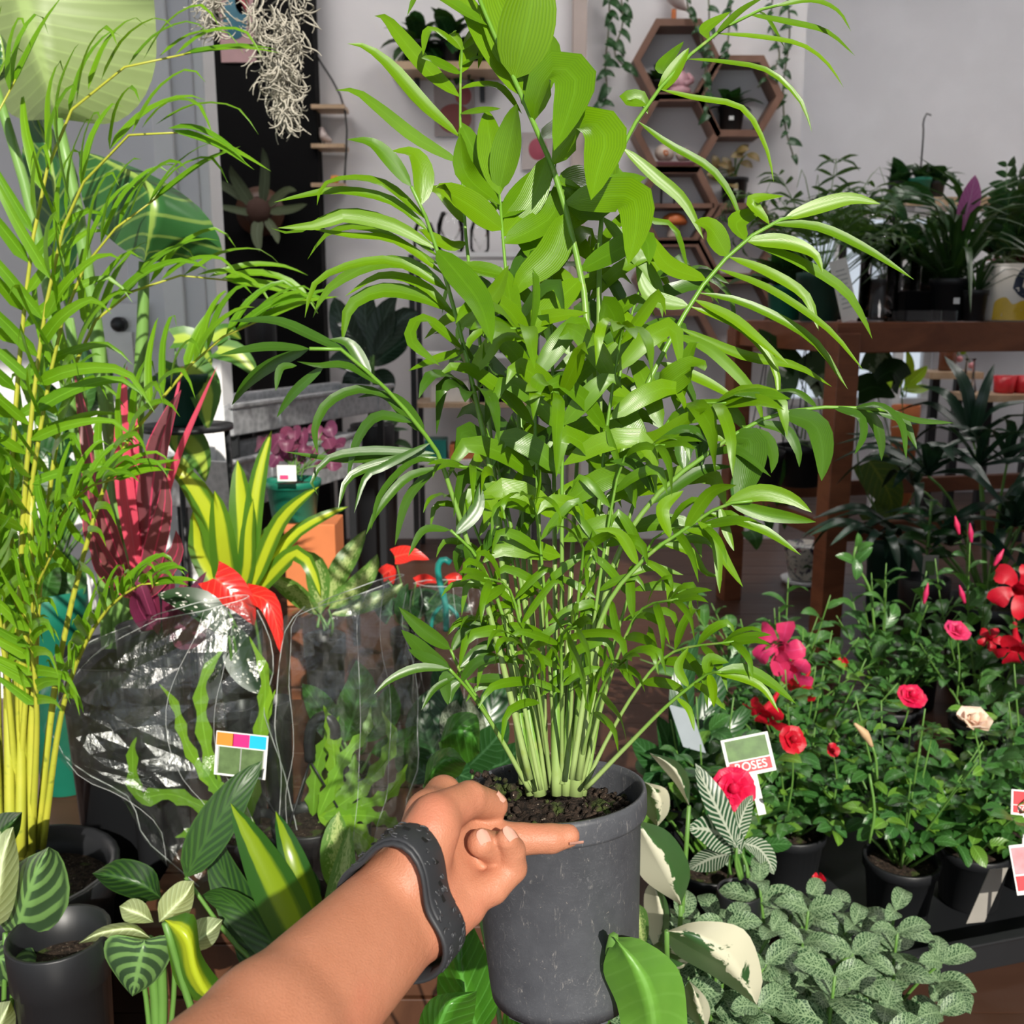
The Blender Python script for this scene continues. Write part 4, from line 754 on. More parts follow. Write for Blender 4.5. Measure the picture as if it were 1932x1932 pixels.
def sleeve(name,label,rows,Y,dep=.55,amp=.10,seed=1,n=20,k=28):
    rg=np.random.RandomState(seed); rows=np.array(rows,float); t=np.linspace(0,1,len(rows)); tt=np.linspace(0,1,n)
    Cc=cr([(a,b_,0) for a,b_,c,d in rows],n-1); Dd=cr([(c,d,0) for a,b_,c,d in rows],n-1)
    V=[]; nz=rg.normal(size=(9,3))
    for i in range(n):
        l,r=PY(Cc[i,0],Cc[i,1],Y),PY(Dd[i,0],Dd[i,1],Y); c=(l+r)/2; h=(r-l)/2; hl=np.linalg.norm(h)
        for j in range(k):
            a=2*math.pi*j/k; w=sum(math.sin(q[0]*2.2*a+q[1]*9*tt[i]+q[2]*5)*(.5 if m<4 else .25) for m,q in enumerate(nz))*.25
            cre=abs(math.sin(3*a+nz[0,0]*6+6*tt[i]))**6*.12
            s=1+amp*w-cre+rg.uniform(-.06,.06); V.append(c+h*math.cos(a)*min(1.0,s) + np.array([0,1,0])*math.sin(a)*hl*dep*s + Z*amp*.05*hl*w)
    V=np.array(V); uv=np.stack([np.tile(np.arange(k)/k,n),np.repeat(tt,k)],1)
    o=mk(name,V,grid(n,k,True),M_film,None,uv,False); tag(o,label,'plastic sleeve','clear plastic plant sleeves')
    for j in (0,k//2): tube('side_seam_glint',[V[i*k+j] for i in range(0,n,2)],.0008,M_seamglint,o,n,4)
    tube('rim_hem_glint',[V[(n-1)*k+j] for j in list(range(0,k,2))+[0]],.0008,M_seamglint,o,k,4)
    for j in (k*5//8,k*7//8,k*3//4+1): tube('fold_crease_glint',[V[i*k+j]-np.array([0,.002,0]) for i in range(3,n,2)],.0004,M_seamglint,o,n,4)
    return o
SY1,SY2=1.33,1.31
sleeve('plastic_sleeve','crumpled clear plastic sleeve leaning left beside the yellow canes',[(390,1690,500,1690),(285,1600,560,1600),(232,1500,540,1480),(120,1430,520,1360),(76,1320,515,1270),(130,1232,505,1185),(285,1165,470,1125)],SY1-.03,.42,.16,3)
sleeve('plastic_sleeve','tall upright clear plastic sleeve between the leaning sleeve and the palm',[(560,1700,720,1700),(530,1600,765,1580),(518,1480,792,1460),(520,1350,796,1330),(528,1240,782,1210),(535,1160,775,1150),(600,1140,762,1085)],SY2-.03,.40,.10,5)
sleeve('plastic_sleeve','small clear plastic sleeve with a teal hook behind the palm stems',[(800,1420,930,1420),(780,1330,945,1320),(775,1230,935,1210),(772,1150,920,1140),(780,1100,905,1100)],1.75,.4,.12,8)
M_fish=leafmat('zigzag_cactus_leaf',(.12,.30,.02),(.20,.42,.03),'mid',rough=.35,trans=.35,hv=.3)
def fishbone(label,Y,cx,cy,spots):
    root=thing('zigzag_cactus',label,'cactus',(PY(cx,cy,Y)[0],Y,.1985),'sleeved zigzag cactuses'); c=PY(cx,cy,Y); pot_parts(root,c,.055,c[2]-.1985,M_pblack)
    for pts,w in spots:
        P=lf3(pts,Y+R.uniform(-.03,.03),R.uniform(-.06,.06)); V,F,U=blade_g(P,w*Y/FPX,30,TOC+jit((0,0,.2),.4),.1,'zig'); mk('leaf',V,F,M_fish,root,U)
    for i in range(3): tube('hanger_wire',[c+np.array([.05*math.cos(i*2.1),.05*math.sin(i*2.1),0]),PY(cx,cy-110,Y)],.0016,M_pblack,root,3,5)
    hk=PY(cx,cy-110,Y); tube('hanger_hook',[hk,hk+Z*.03,hk+Z*.055+RT*.006,hk+Z*.068+RT*.022,hk+Z*.055+RT*.036,hk+Z*.036+RT*.037],.0080,M_pblack,root,14,8)
    return root
fishbone('zigzag leaved cactus inside the crumpled leaning sleeve',SY1,470,1560,[([(440,1550),(330,1500),(262,1500),(250,1420),(258,1390)],42),([(450,1550),(400,1450),(380,1300),(430,1210)],36),([(470,1550),(490,1400),(500,1280),(470,1200)],34),([(480,1550),(400,1560),(330,1580)],36),([(460,1540),(470,1450),(520,1300)],30),([(450,1550),(360,1420),(330,1330),(300,1290)],26),([(480,1560),(420,1500),(380,1440)],38)])
fishbone('zigzag leaved cactus inside the tall upright sleeve',SY2,585,1545,[([(600,1540),(630,1470),(625,1380),(610,1330)],46),([(610,1540),(690,1480),(740,1400),(720,1340)],38),([(600,1540),(660,1560),(700,1600),(690,1650)],50),([(610,1540),(700,1540),(760,1560)],42),([(600,1540),(650,1430),(690,1380),(700,1330)],34),([(590,1540),(600,1440),(640,1350)],40),([(620,1540),(730,1500),(770,1440)],34),([(600,1550),(720,1620),(740,1660)],44),([(610,1540),(660,1480),(670,1420)],40)])
tplant('round_leaf_peperomia','plant with a big round green leaf inside the tall upright sleeve','plant',1.42,[([(650,1400),(670,1340),(680,1290),(672,1245)],76),([(690,1400),(730,1340),(740,1290)],60),([(640,1400),(600,1330),(570,1290)],56),([(700,1420),(760,1400),(790,1370)],50)],M_g1,(670,1440),(670,1450,70,60),prof='oval',fold=.15,smat=M_gstem)
tplant('marbled_pothos','pothos with a cream flecked leaf at the foot of the tall sleeve','plant',1.16,[([(650,1700),(640,1640),(635,1580),(640,1530)],70,.02),([(720,1700),(700,1640),(680,1620)],60,.03,M_pale),([(600,1700),(570,1660),(550,1640)],60,.03,M_g2)],M_pale,(650,1760),None,prof='oval',fold=.15,smat=M_gstem,sr=.004)
# printed plant tag in the leaning sleeve
tg=thing('plant_tag','plant tag printed orange pink and blue with a framed picture, in the leaning sleeve','tag',PY(455,1470,SY1-.12))
tM=np.stack([nrm(np.array([1,0,-.12])),np.array([0,1.0,0]),nrm(np.array([.12,0,1]))],1); tcx=PY(455,1425,SY1-.12)
box('card',tcx,(.068,.0012,.062),M_cardw,tg,tM)
for k,(col,x0,w) in enumerate((((.80,.25,.04),-.022,.022),((.70,.03,.20),-.001,.022),((.02,.45,.65),.021,.022))): box('print_band',tcx+tM@np.array([x0,-.0012,.021]),(w,.0008,.018),simple('tag_print_%d'%k,col,.4),tg,tM)
M_lineart=simple('tag_grey_line',(.35,.36,.34),.5); box('print_panel',tcx+tM@np.array([0,-.0010,-.009]),(.058,.0006,.038),simple('tag_photo',(.10,.16,.06),.5,0,.5,.6,90),tg,tM)
for x in (-.03,0,.03): box('print_line',tcx+tM@np.array([x,-.0016,-.009]),(.0012,.0006,.040),M_lineart,tg,tM)
# teal hook
M_teal=simple('teal_plastic',(.01,.20,.17),.4); hk=PY(838,1110,1.74); th_=tube('hanger_hook',[PY(842,1190,1.74),PY(840,1140,1.74),PY(830,1100,1.74),PY(826,1070,1.74),PY(836,1055,1.74),PY(850,1062,1.74)],.006,M_teal,None,16,8); tag(th_,'teal plastic hanger hook sticking out of the small sleeve','hook')
for s_ in (-1,1): tube('hook_arm',[PY(840,1140,1.74),PY(840+s_*22,1160,1.74),PY(840+s_*30,1215,1.74)],.004,M_teal,th_,6,6)
M_grey=leafmat('silver_grey_leaf',(.05,.075,.05),(.08,.11,.07),'net',vein=(.24,.28,.20),rough=.5,trans=.2)
tplant('silver_aglaonema','plant with grey netted and dark round leaves right behind the held pot','plant',1.48,[([(905,1440),(870,1390),(855,1350),(862,1320)],70,.0,M_grey),([(910,1440),(900,1380),(885,1340),(880,1310)],44,.03,M_grey),([(850,1440),(830,1400),(835,1360),(850,1330)],90),([(830,1450),(810,1400),(800,1360),(810,1300)],80),([(880,1450),(930,1400),(960,1360)],70),([(840,1460),(860,1460),(890,1470)],60),([(820,1470),(780,1440),(760,1400)],70),([(900,1450),(950,1440),(990,1400)],60),([(870,1450),(840,1300),(830,1240)],70,.08),([(890,1450),(930,1330),(940,1270)],70,.08)],M_g2,(880,1480),(880,1500,90,60),prof='oval',fold=.2,smat=M_gstem,nc=2)
tplant('dark_peace_lily','dark leafy plant between the held pot and the tilted tags','plant',1.55,[([(1270,1450),(1260,1400),(1240,1350)],50),([(1280,1450),(1320,1390),(1350,1340)],50),([(1275,1450),(1290,1370),(1285,1310)],50),([(1280,1460),(1340,1440),(1380,1400)],46),([(1260,1460),(1220,1420),(1190,1390)],50),([(1270,1470),(1240,1460),(1210,1480)],50),([(1285,1460),(1330,1460),(1350,1490)],44),([(1290,1440),(1350,1300),(1400,1230)],50,.1),([(1280,1440),(1290,1280),(1320,1190)],50,.1),([(1300,1440),(1390,1360),(1420,1320)],46,.06)],M_g2,(1275,1490),(1275,1510,90,60),prof='lance',fold=.25,smat=M_gstem)
# ------------------------------------------------------------------ leaves right under the held pot
M_big=leafmat('bright_heart_leaf',(.10,.28,.035),(.16,.38,.055),'veined',vein=(.20,.44,.08),rough=.42,trans=.28,N=7,K=1.6,vs=.25); M_mons=leafmat('glossy_pothos_leaf',(.03,.14,.015),(.06,.22,.02),'veined',rough=.28,trans=.35)
pt=thing('heartleaf_pothos','pothos with a large bright heart leaf overlapping the bottom of the held pot','plant',(PY(1230,1932,.62)[0]+.0,.75,0))
g=oleaf([(1158,1768),(1205,1830),(1228,1890),(1240,1990)],[(1158,1768),(1138,1830),(1165,1900),(1178,1990)],[(1158,1768),(1215,1775),(1285,1840),(1300,1990)],.505,-.015,.012,.02,14,4); mk('leaf',g[0],g[1],M_big,pt,g[2])
for mid,l,r_,Y in (([(905,1960),(880,1880),(865,1800),(890,1740)],[(905,1960),(830,1900),(835,1800),(890,1740)],[(905,1960),(940,1900),(925,1820),(890,1740)],.80),([(940,1990),(990,1930),(1040,1915),(1100,1925)],[(940,1990),(960,1890),(1040,1880),(1100,1925)],[(940,1990),(1010,1985),(1060,1960),(1100,1925)],.82),
   ([(1060,1980),(1110,1930),(1130,1905),(1150,1880)],[(1060,1980),(1070,1920),(1110,1890),(1150,1880)],[(1060,1980),(1120,1970),(1150,1930),(1150,1880)],.78),([(800,1990),(830,1930),(850,1890),(900,1870)],[(800,1990),(790,1930),(820,1880),(900,1870)],[(800,1990),(850,1980),(890,1930),(900,1870)],.72),
   ([(830,1400),(860,1380),(890,1385),(905,1420)],[(830,1400),(850,1350),(900,1350),(905,1420)],[(830,1400),(840,1430),(880,1440),(905,1420)],1.1),([(800,1480),(830,1440),(850,1430),(880,1440)],[(800,1480),(810,1430),(850,1410),(880,1440)],[(800,1480),(835,1475),(865,1465),(880,1440)],1.0)):
    g=oleaf(mid,l,r_,Y,-.02,.03,.03,12,3); mk('leaf',g[0],g[1],M_mons,pt,g[2])
q=np.array([PY(1000,1932,.8)[0],.82,.0])
tube('stem',[q,PY(1050,2100,.70),PY(1120,1900,.60),PY(1158,1768,.505)],(.006,.003),M_gstem,pt,10,6)
for px,py,Y in ((905,1960,.80),(940,1990,.82),(1060,1980,.78),(800,1990,.72),(830,1400,1.1),(800,1480,1.0)): tube('stem',[q,(q+PY(px,py,Y))/2+RT*.02,PY(px,py,Y)],(.004,.002),M_gstem,pt,8,5)
M_alb=leafmat('cream_variegated_leaf',(.018,.070,.022),(.03,.11,.03),'varieg',vein=(.72,.70,.52),rough=.38,trans=.3,tcol=(.6,.6,.35),amt=.7); M_alb2=leafmat('cream_speckled_leaf',(.018,.070,.022),(.03,.11,.03),'varieg',vein=(.70,.68,.52),rough=.38,trans=.3,tcol=(.6,.6,.35),amt=-1.4)
vp=thing('variegated_philodendron','plant with cream and dark green splashed leaves just right of the held pot','plant',(PY(1300,1932,.95)[0],.98,0))
for mid,l,r_,Y,m in (([(1258,1757),(1310,1765),(1375,1815),(1428,1896)],[(1258,1757),(1275,1800),(1350,1845),(1428,1896)],[(1258,1757),(1320,1738),(1405,1755),(1438,1840),(1428,1896)],.86,M_alb),
  ([(1285,1708),(1262,1640),(1225,1580),(1195,1545)],[(1285,1708),(1215,1660),(1185,1600),(1195,1545)],[(1285,1708),(1302,1640),(1262,1570),(1195,1545)],.95,M_alb2),
  ([(1215,1790),(1208,1760),(1205,1735),(1200,1702)],[(1215,1790),(1186,1770),(1183,1725),(1200,1702)],[(1215,1790),(1224,1760),(1220,1720),(1200,1702)],.90,M_pale),
  ([(1330,1950),(1320,1900),(1310,1870),(1300,1850)],[(1330,1950),(1295,1910),(1290,1870),(1300,1850)],[(1330,1950),(1340,1910),(1330,1880),(1300,1850)],.86,M_alb),
  ([(1240,1800),(1250,1740),(1245,1700),(1230,1660)],[(1240,1800),(1220,1750),(1215,1690),(1230,1660)],[(1240,1800),(1262,1750),(1258,1700),(1230,1660)],1.0,M_alb2),
  ([(1240,1560),(1245,1520),(1235,1490),(1215,1475)],[(1240,1560),(1215,1530),(1205,1495),(1215,1475)],[(1240,1560),(1262,1530),(1258,1490),(1215,1475)],1.05,M_alb),
  ([(1300,1520),(1285,1470),(1262,1440),(1225,1420)],[(1300,1520),(1275,1480),(1250,1450),(1225,1420)],[(1300,1520),(1300,1470),(1275,1435),(1225,1420)],1.05,M_alb2),
  ([(1250,1830),(1300,1815),(1270,1790),(1245,1775)],[(1250,1830),(1220,1810),(1225,1790),(1245,1775)],[(1250,1830),(1290,1825),(1280,1800),(1245,1775)],.92,M_alb)):
    g=oleaf(mid,l,r_,Y,-.015,.02,.02,14,4); mk('leaf',g[0],g[1],m,vp,g[2]); e=PY(*mid[0],Y); q=np.array([PY(1300,1932,.95)[0],.98,0]); tube('stem',[q,(q+e)/2+np.array([0,.03,.02]),e],(.005,.0025),M_gstem,vp,8,6)
# ------------------------------------------------------------------ roses, mandevillas and net leaf plants on trays at the right
M_rose=leafmat('rose_leaf',(.018,.075,.016),(.035,.125,.024),'veined',rough=.32,trans=.25,hv=.35,N=7); M_rosey=leafmat('young_rose_leaf',(.07,.19,.02),(.12,.27,.03),'veined',rough=.35,trans=.35); M_mand=leafmat('mandevilla_leaf',(.025,.095,.020),(.05,.15,.03),'veined',rough=.3,trans=.25)
M_net=leafmat('silver_net_leaf',(.016,.055,.022),(.028,.085,.032),'net',vein=(.26,.38,.20),rough=.45,trans=.25,N=9,K=1.8,hv=.2)
M_zeb=leafmat('white_striped_leaf',(.012,.05,.022),(.02,.08,.03),'zebra',vein=(.42,.46,.36),rough=.35,trans=.2,N=13,K=2.2)
M_hot=leafmat('hot_pink_petal',(.62,.006,.06),(.75,.012,.10),'mid',vein=(.85,.06,.2),rough=.45,trans=.35,tcol=(.9,.02,.12)); M_crim=leafmat('crimson_petal',(.42,.004,.018),(.58,.008,.03),'mid',vein=(.6,.02,.05),rough=.45,trans=.3,tcol=(.8,.01,.04)); M_blush=leafmat('blush_petal',(.82,.58,.50),(.90,.72,.64),'mid',vein=(.9,.7,.6),rough=.5,trans=.3,tcol=(.95,.7,.6)); M_rpink=leafmat('rose_pink_petal',(.62,.02,.12),(.72,.05,.2),'mid',vein=(.8,.1,.3),rough=.45,trans=.35,tcol=(.9,.1,.3))
# trays
tl,tr_=PF(1640,1872),PF(1990,1800)
def tray(label,a,d,L,W,h=.055):
    n_=np.array([-d[1],d[0],0]); M=np.stack([d,n_,Z],1); o=thing('plant_tray',label,'tray',a,'black plant trays'); c=a+d*L/2+n_*W/2
    box('tray_floor',c+Z*.004,(L,W,.006),M_pblack,o,M); 
    for q,s in ((c-n_*W/2+Z*h/2,(L,.006,h)),(c+n_*W/2+Z*h/2,(L,.006,h)),(c-d*L/2+Z*h/2,(.006,W,h)),(c+d*L/2+Z*h/2,(.006,W,h))): box('tray_side',q,s,M_pblack,o,M)
    for q,s in ((c-n_*(W/2+.006)+Z*h,(L+.03,.02,.006)),(c+n_*(W/2+.006)+Z*h,(L+.03,.02,.006)),(c-d*(L/2+.006)+Z*h,(.02,W+.03,.006)),(c+d*(L/2+.006)+Z*h,(.02,W+.03,.006))): box('tray_lip',q,s,M_pblack,o,M,.002)
td=nrm(tr_-tl); tn=np.array([-td[1],td[0],0])
tray('black plastic tray on the floor under the rose pots',tl+td*-.06,td,.70,.55)
def place(px,py,Y): return PY(px,py,Y)
TRZ=.008
def bush(name,label,cat_,base,hgt,rad,nst,per,protos,size,seed,potr=.06,poth=.11,lean=(0,0),compound=0,group=None,wd=1.0,lift=.25,tmin=.25,smat=None):
    rg=random.Random(seed); root=thing(name,label,cat_,base,group); pot_parts(root,np.asarray(base)+Z*poth,potr,poth-.001,M_pblack); top=np.asarray(base)+Z*poth*.9; cnt=0
    tips=[]
    for i in range(nst):
        a=i*2.399+rg.uniform(-.3,.3); rr=rad*math.sqrt((i+.6)/nst); h=hgt*(1-.35*(rr/rad)**2)*rg.uniform(.78,1.08); e=top+np.array([math.cos(a)*rr+lean[0],math.sin(a)*rr+lean[1],h-poth])
        p0=top+np.array([math.cos(a),math.sin(a),0])*potr*.3*rg.random(); md=(p0+e)/2+np.array([math.cos(a)*rr*.15,math.sin(a)*rr*.15,.04]); P=cr([p0,md,e],20); T=np.gradient(P,axis=0)
        stm=tube('stem',[p0,md,e],(.0026,.0012),smat or M_gstem,root,8,5); tips.append(e)
        for j in range(per):
            if cnt>=300: break
            s=tmin+(1-tmin)*(j+rg.random()*.6)/per; k=min(20,int(s*20)); p=P[k]; t=nrm(T[k]); az=j*2.4+rg.uniform(-.5,.5); o_=np.array([math.cos(az),math.sin(az),lift+rg.uniform(-.35,.35)])
            d=nrm(o_+t*.35); n=nrm(np.array([rg.uniform(-.45,.45),rg.uniform(-.75,.15),1.0])); sz=size*rg.uniform(.72,1.18)*(1.0 if s<.85 else .75)
            if compound:
                pe=p+d*sz*1.3; sd=nrm(np.cross(d,n))
                for q,dd in ((pe,d),(p+d*sz*.85,d*.45+sd),(p+d*sz*.85,d*.45-sd),(p+d*sz*.4,d*.3+sd),(p+d*sz*.4,d*.3-sd))[:compound]:
                    inst(rg.choice(protos),M4(q,dd+np.array([0,0,rg.uniform(-.25,.1)]),n+np.array([rg.uniform(-.3,.3),rg.uniform(-.3,.3),0]),sz*(1 if dd is d else .85),wd),'leaf',stm); cnt+=1
            else: inst(rg.choice(protos),M4(p,d,n,sz,wd),'leaf',stm); cnt+=1
    return root,tips
PROSE=[proto('rose_leaflet_a',M_rose,.62,'oval',.22,.1,6,1),proto('rose_leaflet_b',M_rose,.56,'oval',.30,.2,6,1),proto('rose_leaflet_c',M_rosey,.58,'oval',.25,.12,6,1)]; PROSE=[PROSE[0],PROSE[1],PROSE[0],PROSE[1],PROSE[2]]
PMAND=[proto('mandevilla_leaf_a',M_mand,.46,'oval',.3,.18,7,1),proto('mandevilla_leaf_b',M_mand,.42,'lance',.35,.25,7,1)]
PNET=[proto('net_leaf_a',M_net,.60,'oval',.18,.14,8,2),proto('net_leaf_b',M_net,.55,'oval',.25,.25,8,2)]
def fl(px,py,h): p=PF(px,py,h); return p
B=[]
for i,(lb,x,y,h,r) in enumerate((('rose bush with hot pink blooms in the nearest black pot of the tray',.33,1.50,.40,.16),('rose bush with the blush white bloom, beside the tray lip',.66,1.52,.43,.20),('rose bush with a small pink bloom behind the blush one',.56,1.78,.46,.20),('rose bush at the right edge of the tray',.93,1.62,.42,.19),('low rose bush filling the middle of the tray',.50,1.62,.33,.18),('low rose bush under the blush bloom',.80,1.56,.30,.15))):
    root_,tp_=bush('rose_bush',lb,'rose bush',np.array([x,y,TRZ]),h,r,20,3,PROSE,.043,40+i,.062,.105,compound=5,group='rose bushes on the tray',lift=.2,tmin=.22); B.append(root_)
def bloom(parent,px,py,Y,dia,mat,face,rings=((5,1.0,.25),(5,.78,.6),(4,.55,.95),(3,.32,1.25)),stem=True):
    c=PY(px,py,Y); r=dia*Y/FPX/2; f=nrm(face); x,y,_=frame(f); first=None
    for ri,(n,s,ang) in enumerate(rings):
        for i in range(n):
            a=2*math.pi*i/n+ri*.55+R.uniform(-.12,.12); d=x*math.cos(a)+y*math.sin(a); o=c-f*r*.25
            P=[o,o+d*r*s*.45*math.cos(ang*.5)+f*r*s*.40*math.sin(ang),o+d*r*s*.85*math.cos(ang*.75)+f*r*s*.75*math.sin(ang),o+d*r*s*1.08*math.cos(ang*.8)+f*r*s*.80*math.sin(ang)]
            V,F,U=blade_g(P,r*s*1.35,6,f+d*-.35,-.28,'petal',nc=2,wave=.03,ph=R.uniform(0,6)); V,F,U=V,F,U; ob=mk('petal',V,F,mat,parent,U)
    V,F,U=ball_g(c+f*r*.12,(r*.26,r*.34),6,9,f); mk('petal_core',V,F,mat,parent,U)
    if stem:
        e=c-f*r*.3; q=e+np.array([R.uniform(-.03,.03),R.uniform(.0,.04),-R.uniform(.10,.16)]); tube('flower_stem',[q,(q+e)/2+RT*.006,e],(.0018,.0014),M_gstem,parent,6,5); V,F,U=ball_g(e,(r*.22,r*.3),5,8,f); mk('calyx',V,F,M_gstem,parent,U)
bloom(B[0],1385,1488,1.30,88,M_hot,(-.1,-.8,.45)); bloom(B[2],1722,1311,1.55,56,M_hot,(0,-.55,.8)); bloom(B[1],1838,1358,1.45,74,M_blush,(.05,-.35,.95),((5,1.0,.75),(5,.8,1.05),(4,.55,1.3))); bloom(B[2],1808,1187,1.85,50,M_rpink,(.1,-.5,.8))
bloom(B[0],1497,1395,1.42,58,M_crim,(.2,-.7,.5),((5,1.0,.3),(4,.7,.8),(3,.4,1.2))); bloom(B[0],1572,1415,1.5,30,M_crim,(.2,-.7,.5),((4,1.0,.5),(3,.5,1.1))); bloom(B[0],1545,1660,1.3,34,M_crim,(-.3,-.5,.4),((3,1.0,.9),(3,.6,1.2)),False); bloom(B[1],1590,1250,1.8,26,M_crim,(-.3,-.5,.4),((3,1.0,.9),(3,.6,1.2)))
# a spent bud
bud=PY(1628,1375,1.4); tube('bud',[PY(1645,1408,1.4),PY(1632,1385,1.4),PY(1612,1365,1.4)],(.003,.007,.002),simple('faded_bud',(.5,.33,.18),.6),B[0],8,7); tube('bud_stem',[PY(1655,1470,1.4),PY(1652,1430,1.4),PY(1645,1408,1.4)],.0022,M_gstem,B[0],6,5); tube('bare_cane',[PY(1640,1590,1.36),PY(1650,1530,1.36),PY(1640,1460,1.37)],.0022,M_gstem,B[0],6,6)
# mandevillas
MD=[]
for i,(lb,px,py,Y,h,r,ln) in enumerate((('mandevilla with drooping pink trumpet flowers behind the rose tray',1450,1300,2.0,.50,.26,(-.05,-.05)),('mandevilla with dark red flowers at the right edge of the picture',1870,1250,2.05,.62,.26,(.0,-.1)),('leafy young mandevilla in front of the timber table leg',1680,1290,2.15,.50,.22,(0,-.05)))):
    x=PY(px,py,Y)[0]; root_,tp_=bush('mandevilla',lb,'mandevilla',np.array([x,Y,0.001]),h,r,22,6,PMAND,.062,70+i,.075,.13,ln,group='mandevillas',lift=.45,tmin=.3); MD.append(root_)
def trumpet(parent,px,py,Y,dia,mat,face):
    c=PY(px,py,Y); r=dia*Y/FPX/2; f=nrm(face); x,y,_=frame(f)
    lathe('flower_tube',[(r*.10,-r*1.5),(r*.12,-r*.9),(r*.30,-r*.2),(r*.34,0)],c,mat,parent,f,12,(True,False))
    for i in range(5):
        a=2*math.pi*i/5; d=x*math.cos(a)+y*math.sin(a); t=np.cross(f,d); P=[c+d*r*.25,c+d*r*.6+f*r*.15,c+d*r*.95+f*r*.1+t*r*.15,c+d*r*1.1-f*r*.1+t*r*.25]
        V,F,U=blade_g(P,r*.95,7,f,.15,'petal',nc=2,wave=.05,ph=R.uniform(0,6)); mk('petal',V,F,mat,parent,U)
    tube('flower_stem',[c-f*r*1.5,c-f*r*2.2-Z*.01],(.0018,.0025),M_gstem,parent,4,5)
trumpet(MD[0],1470,1220,1.72,95,M_rpink,(-.6,-.6,.25)); trumpet(MD[0],1495,1262,1.70,80,M_rpink,(-.5,-.6,-.4)); trumpet(MD[0],1510,1300,1.70,60,M_crim,(-.5,-.5,-.6)); trumpet(MD[0],1445,1345,1.60,80,M_crim,(-.5,-.5,-.5)); trumpet(MD[1],1922,1112,1.85,95,M_crim,(-.3,-.8,.2)); trumpet(MD[1],1918,1225,1.80,85,M_crim,(-.2,-.6,-.5)); trumpet(MD[1],1868,1205,1.9,40,M_crim,(-.2,-.6,.2))
for m_,x,y,Y,dx,dy in ((MD[1],1808,1000,1.95,-6,-26),(MD[1],1880,1060,1.9,14,-24),(MD[1],1745,1130,1.95,6,-30),(MD[1],1818,1130,1.9,-8,-26),(MD[0],1430,1198,1.75,-30,0),(MD[1],1832,1015,1.95,-2,-28)): tube('flower_bud',[PY(x-dx*.3,y-dy*.3,Y),PY(x+dx*.4,y+dy*.4,Y),PY(x+dx,y+dy,Y)],(.0025,.0055,.001),M_rpink,m_,8,6)
# long stems rising in front of the table leg
sp=[([(1655,1150),(1625,1080),(1610,1040)],6),]
tube('climbing_stem',[PY(1650,1190,2.05),PY(1640,1110,2.05),PY(1612,1060,2.05),PY(1615,1030,2.05)],.003,M_gstem,MD[2],10,5)
for (x,y,dx,dy,l) in ((1613,1062,-40,-20,.05),(1613,1062,30,-28,.05),(1614,1050,4,44,.05),(1616,1032,6,-30,.035),(1617,1040,24,-14,.04)): p=PY(x,y,2.05); inst(PMAND[0],M4(p,PY(x+dx,y+dy,2.03)-p,TOC+Z*.6,l),'leaf',MD[2])
# net leaf plants in front
NS=[(1335,1715,1.02,.11,'nearest the cream splashed leaf'),(1490,1680,1.14,.13,'in front of the hot pink rose'),(1660,1745,1.14,.12,'spilling over the tray lip'),(1530,1860,.96,.13,'at the bottom edge of the picture')]
for i,(px,py,Y,r,w) in enumerate(NS):
    p=PY(px,py,Y); base=np.array([p[0],Y,.001]); hh=p[2]
    rg=random.Random(90+i); root_=thing('net_leaf_plant','silver veined net leaf plant '+w,'plant',base,'net leaf plants'); poth=hh*.5; pot_parts(root_,base+Z*poth,.055,poth-.002,M_pblack)
    for s_ in range(13):
        a=s_*2.4; rr=r*math.sqrt((s_+.5)/13); e=base+np.array([math.cos(a)*rr,math.sin(a)*rr*.9,hh-.10*(rr/r)**2+rg.uniform(-.03,.02)]); p0=base+Z*poth*.9+np.array([math.cos(a),math.sin(a),0])*.02; stm=tube('stem',[p0,(p0+e)/2+np.array([0,0,.01]),e],(.0025,.0018),M_gstem,root_,6,5)
        for lv,(dz,sz) in enumerate(((0,.042),(-.028,.054),(-.06,.052))):
            for q in range(2):
                az=s_*1.3+lv*math.pi/2+q*math.pi+rg.uniform(-.25,.25); d=np.array([math.cos(az),math.sin(az),.15+.25*(lv==0)]); inst(rg.choice(PNET),M4(e+Z*dz,d,np.array([rg.uniform(-.2,.2),-.45+rg.uniform(-.3,.2),1]),sz*rg.uniform(.85,1.15)),'leaf',stm)
# zebra plant
tplant('zebra_plant','zebra plant with white ribbed dark leaves beside the hot pink rose','plant',1.18,[([(1400,1610),(1370,1580),(1335,1565),(1296,1562)],70,-.02),([(1390,1600),(1350,1520),(1330,1480),(1312,1440)],56,.03),([(1400,1590),(1430,1600),(1450,1625),(1460,1650)],44,.0),([(1385,1600),(1400,1540),(1420,1500)],40,.06),([(1380,1610),(1340,1620),(1300,1640)],50,.04)],M_zeb,(1395,1660),(1395,1680,90,60),prof='oval',fold=.25,nc=3,smat=M_gstem)
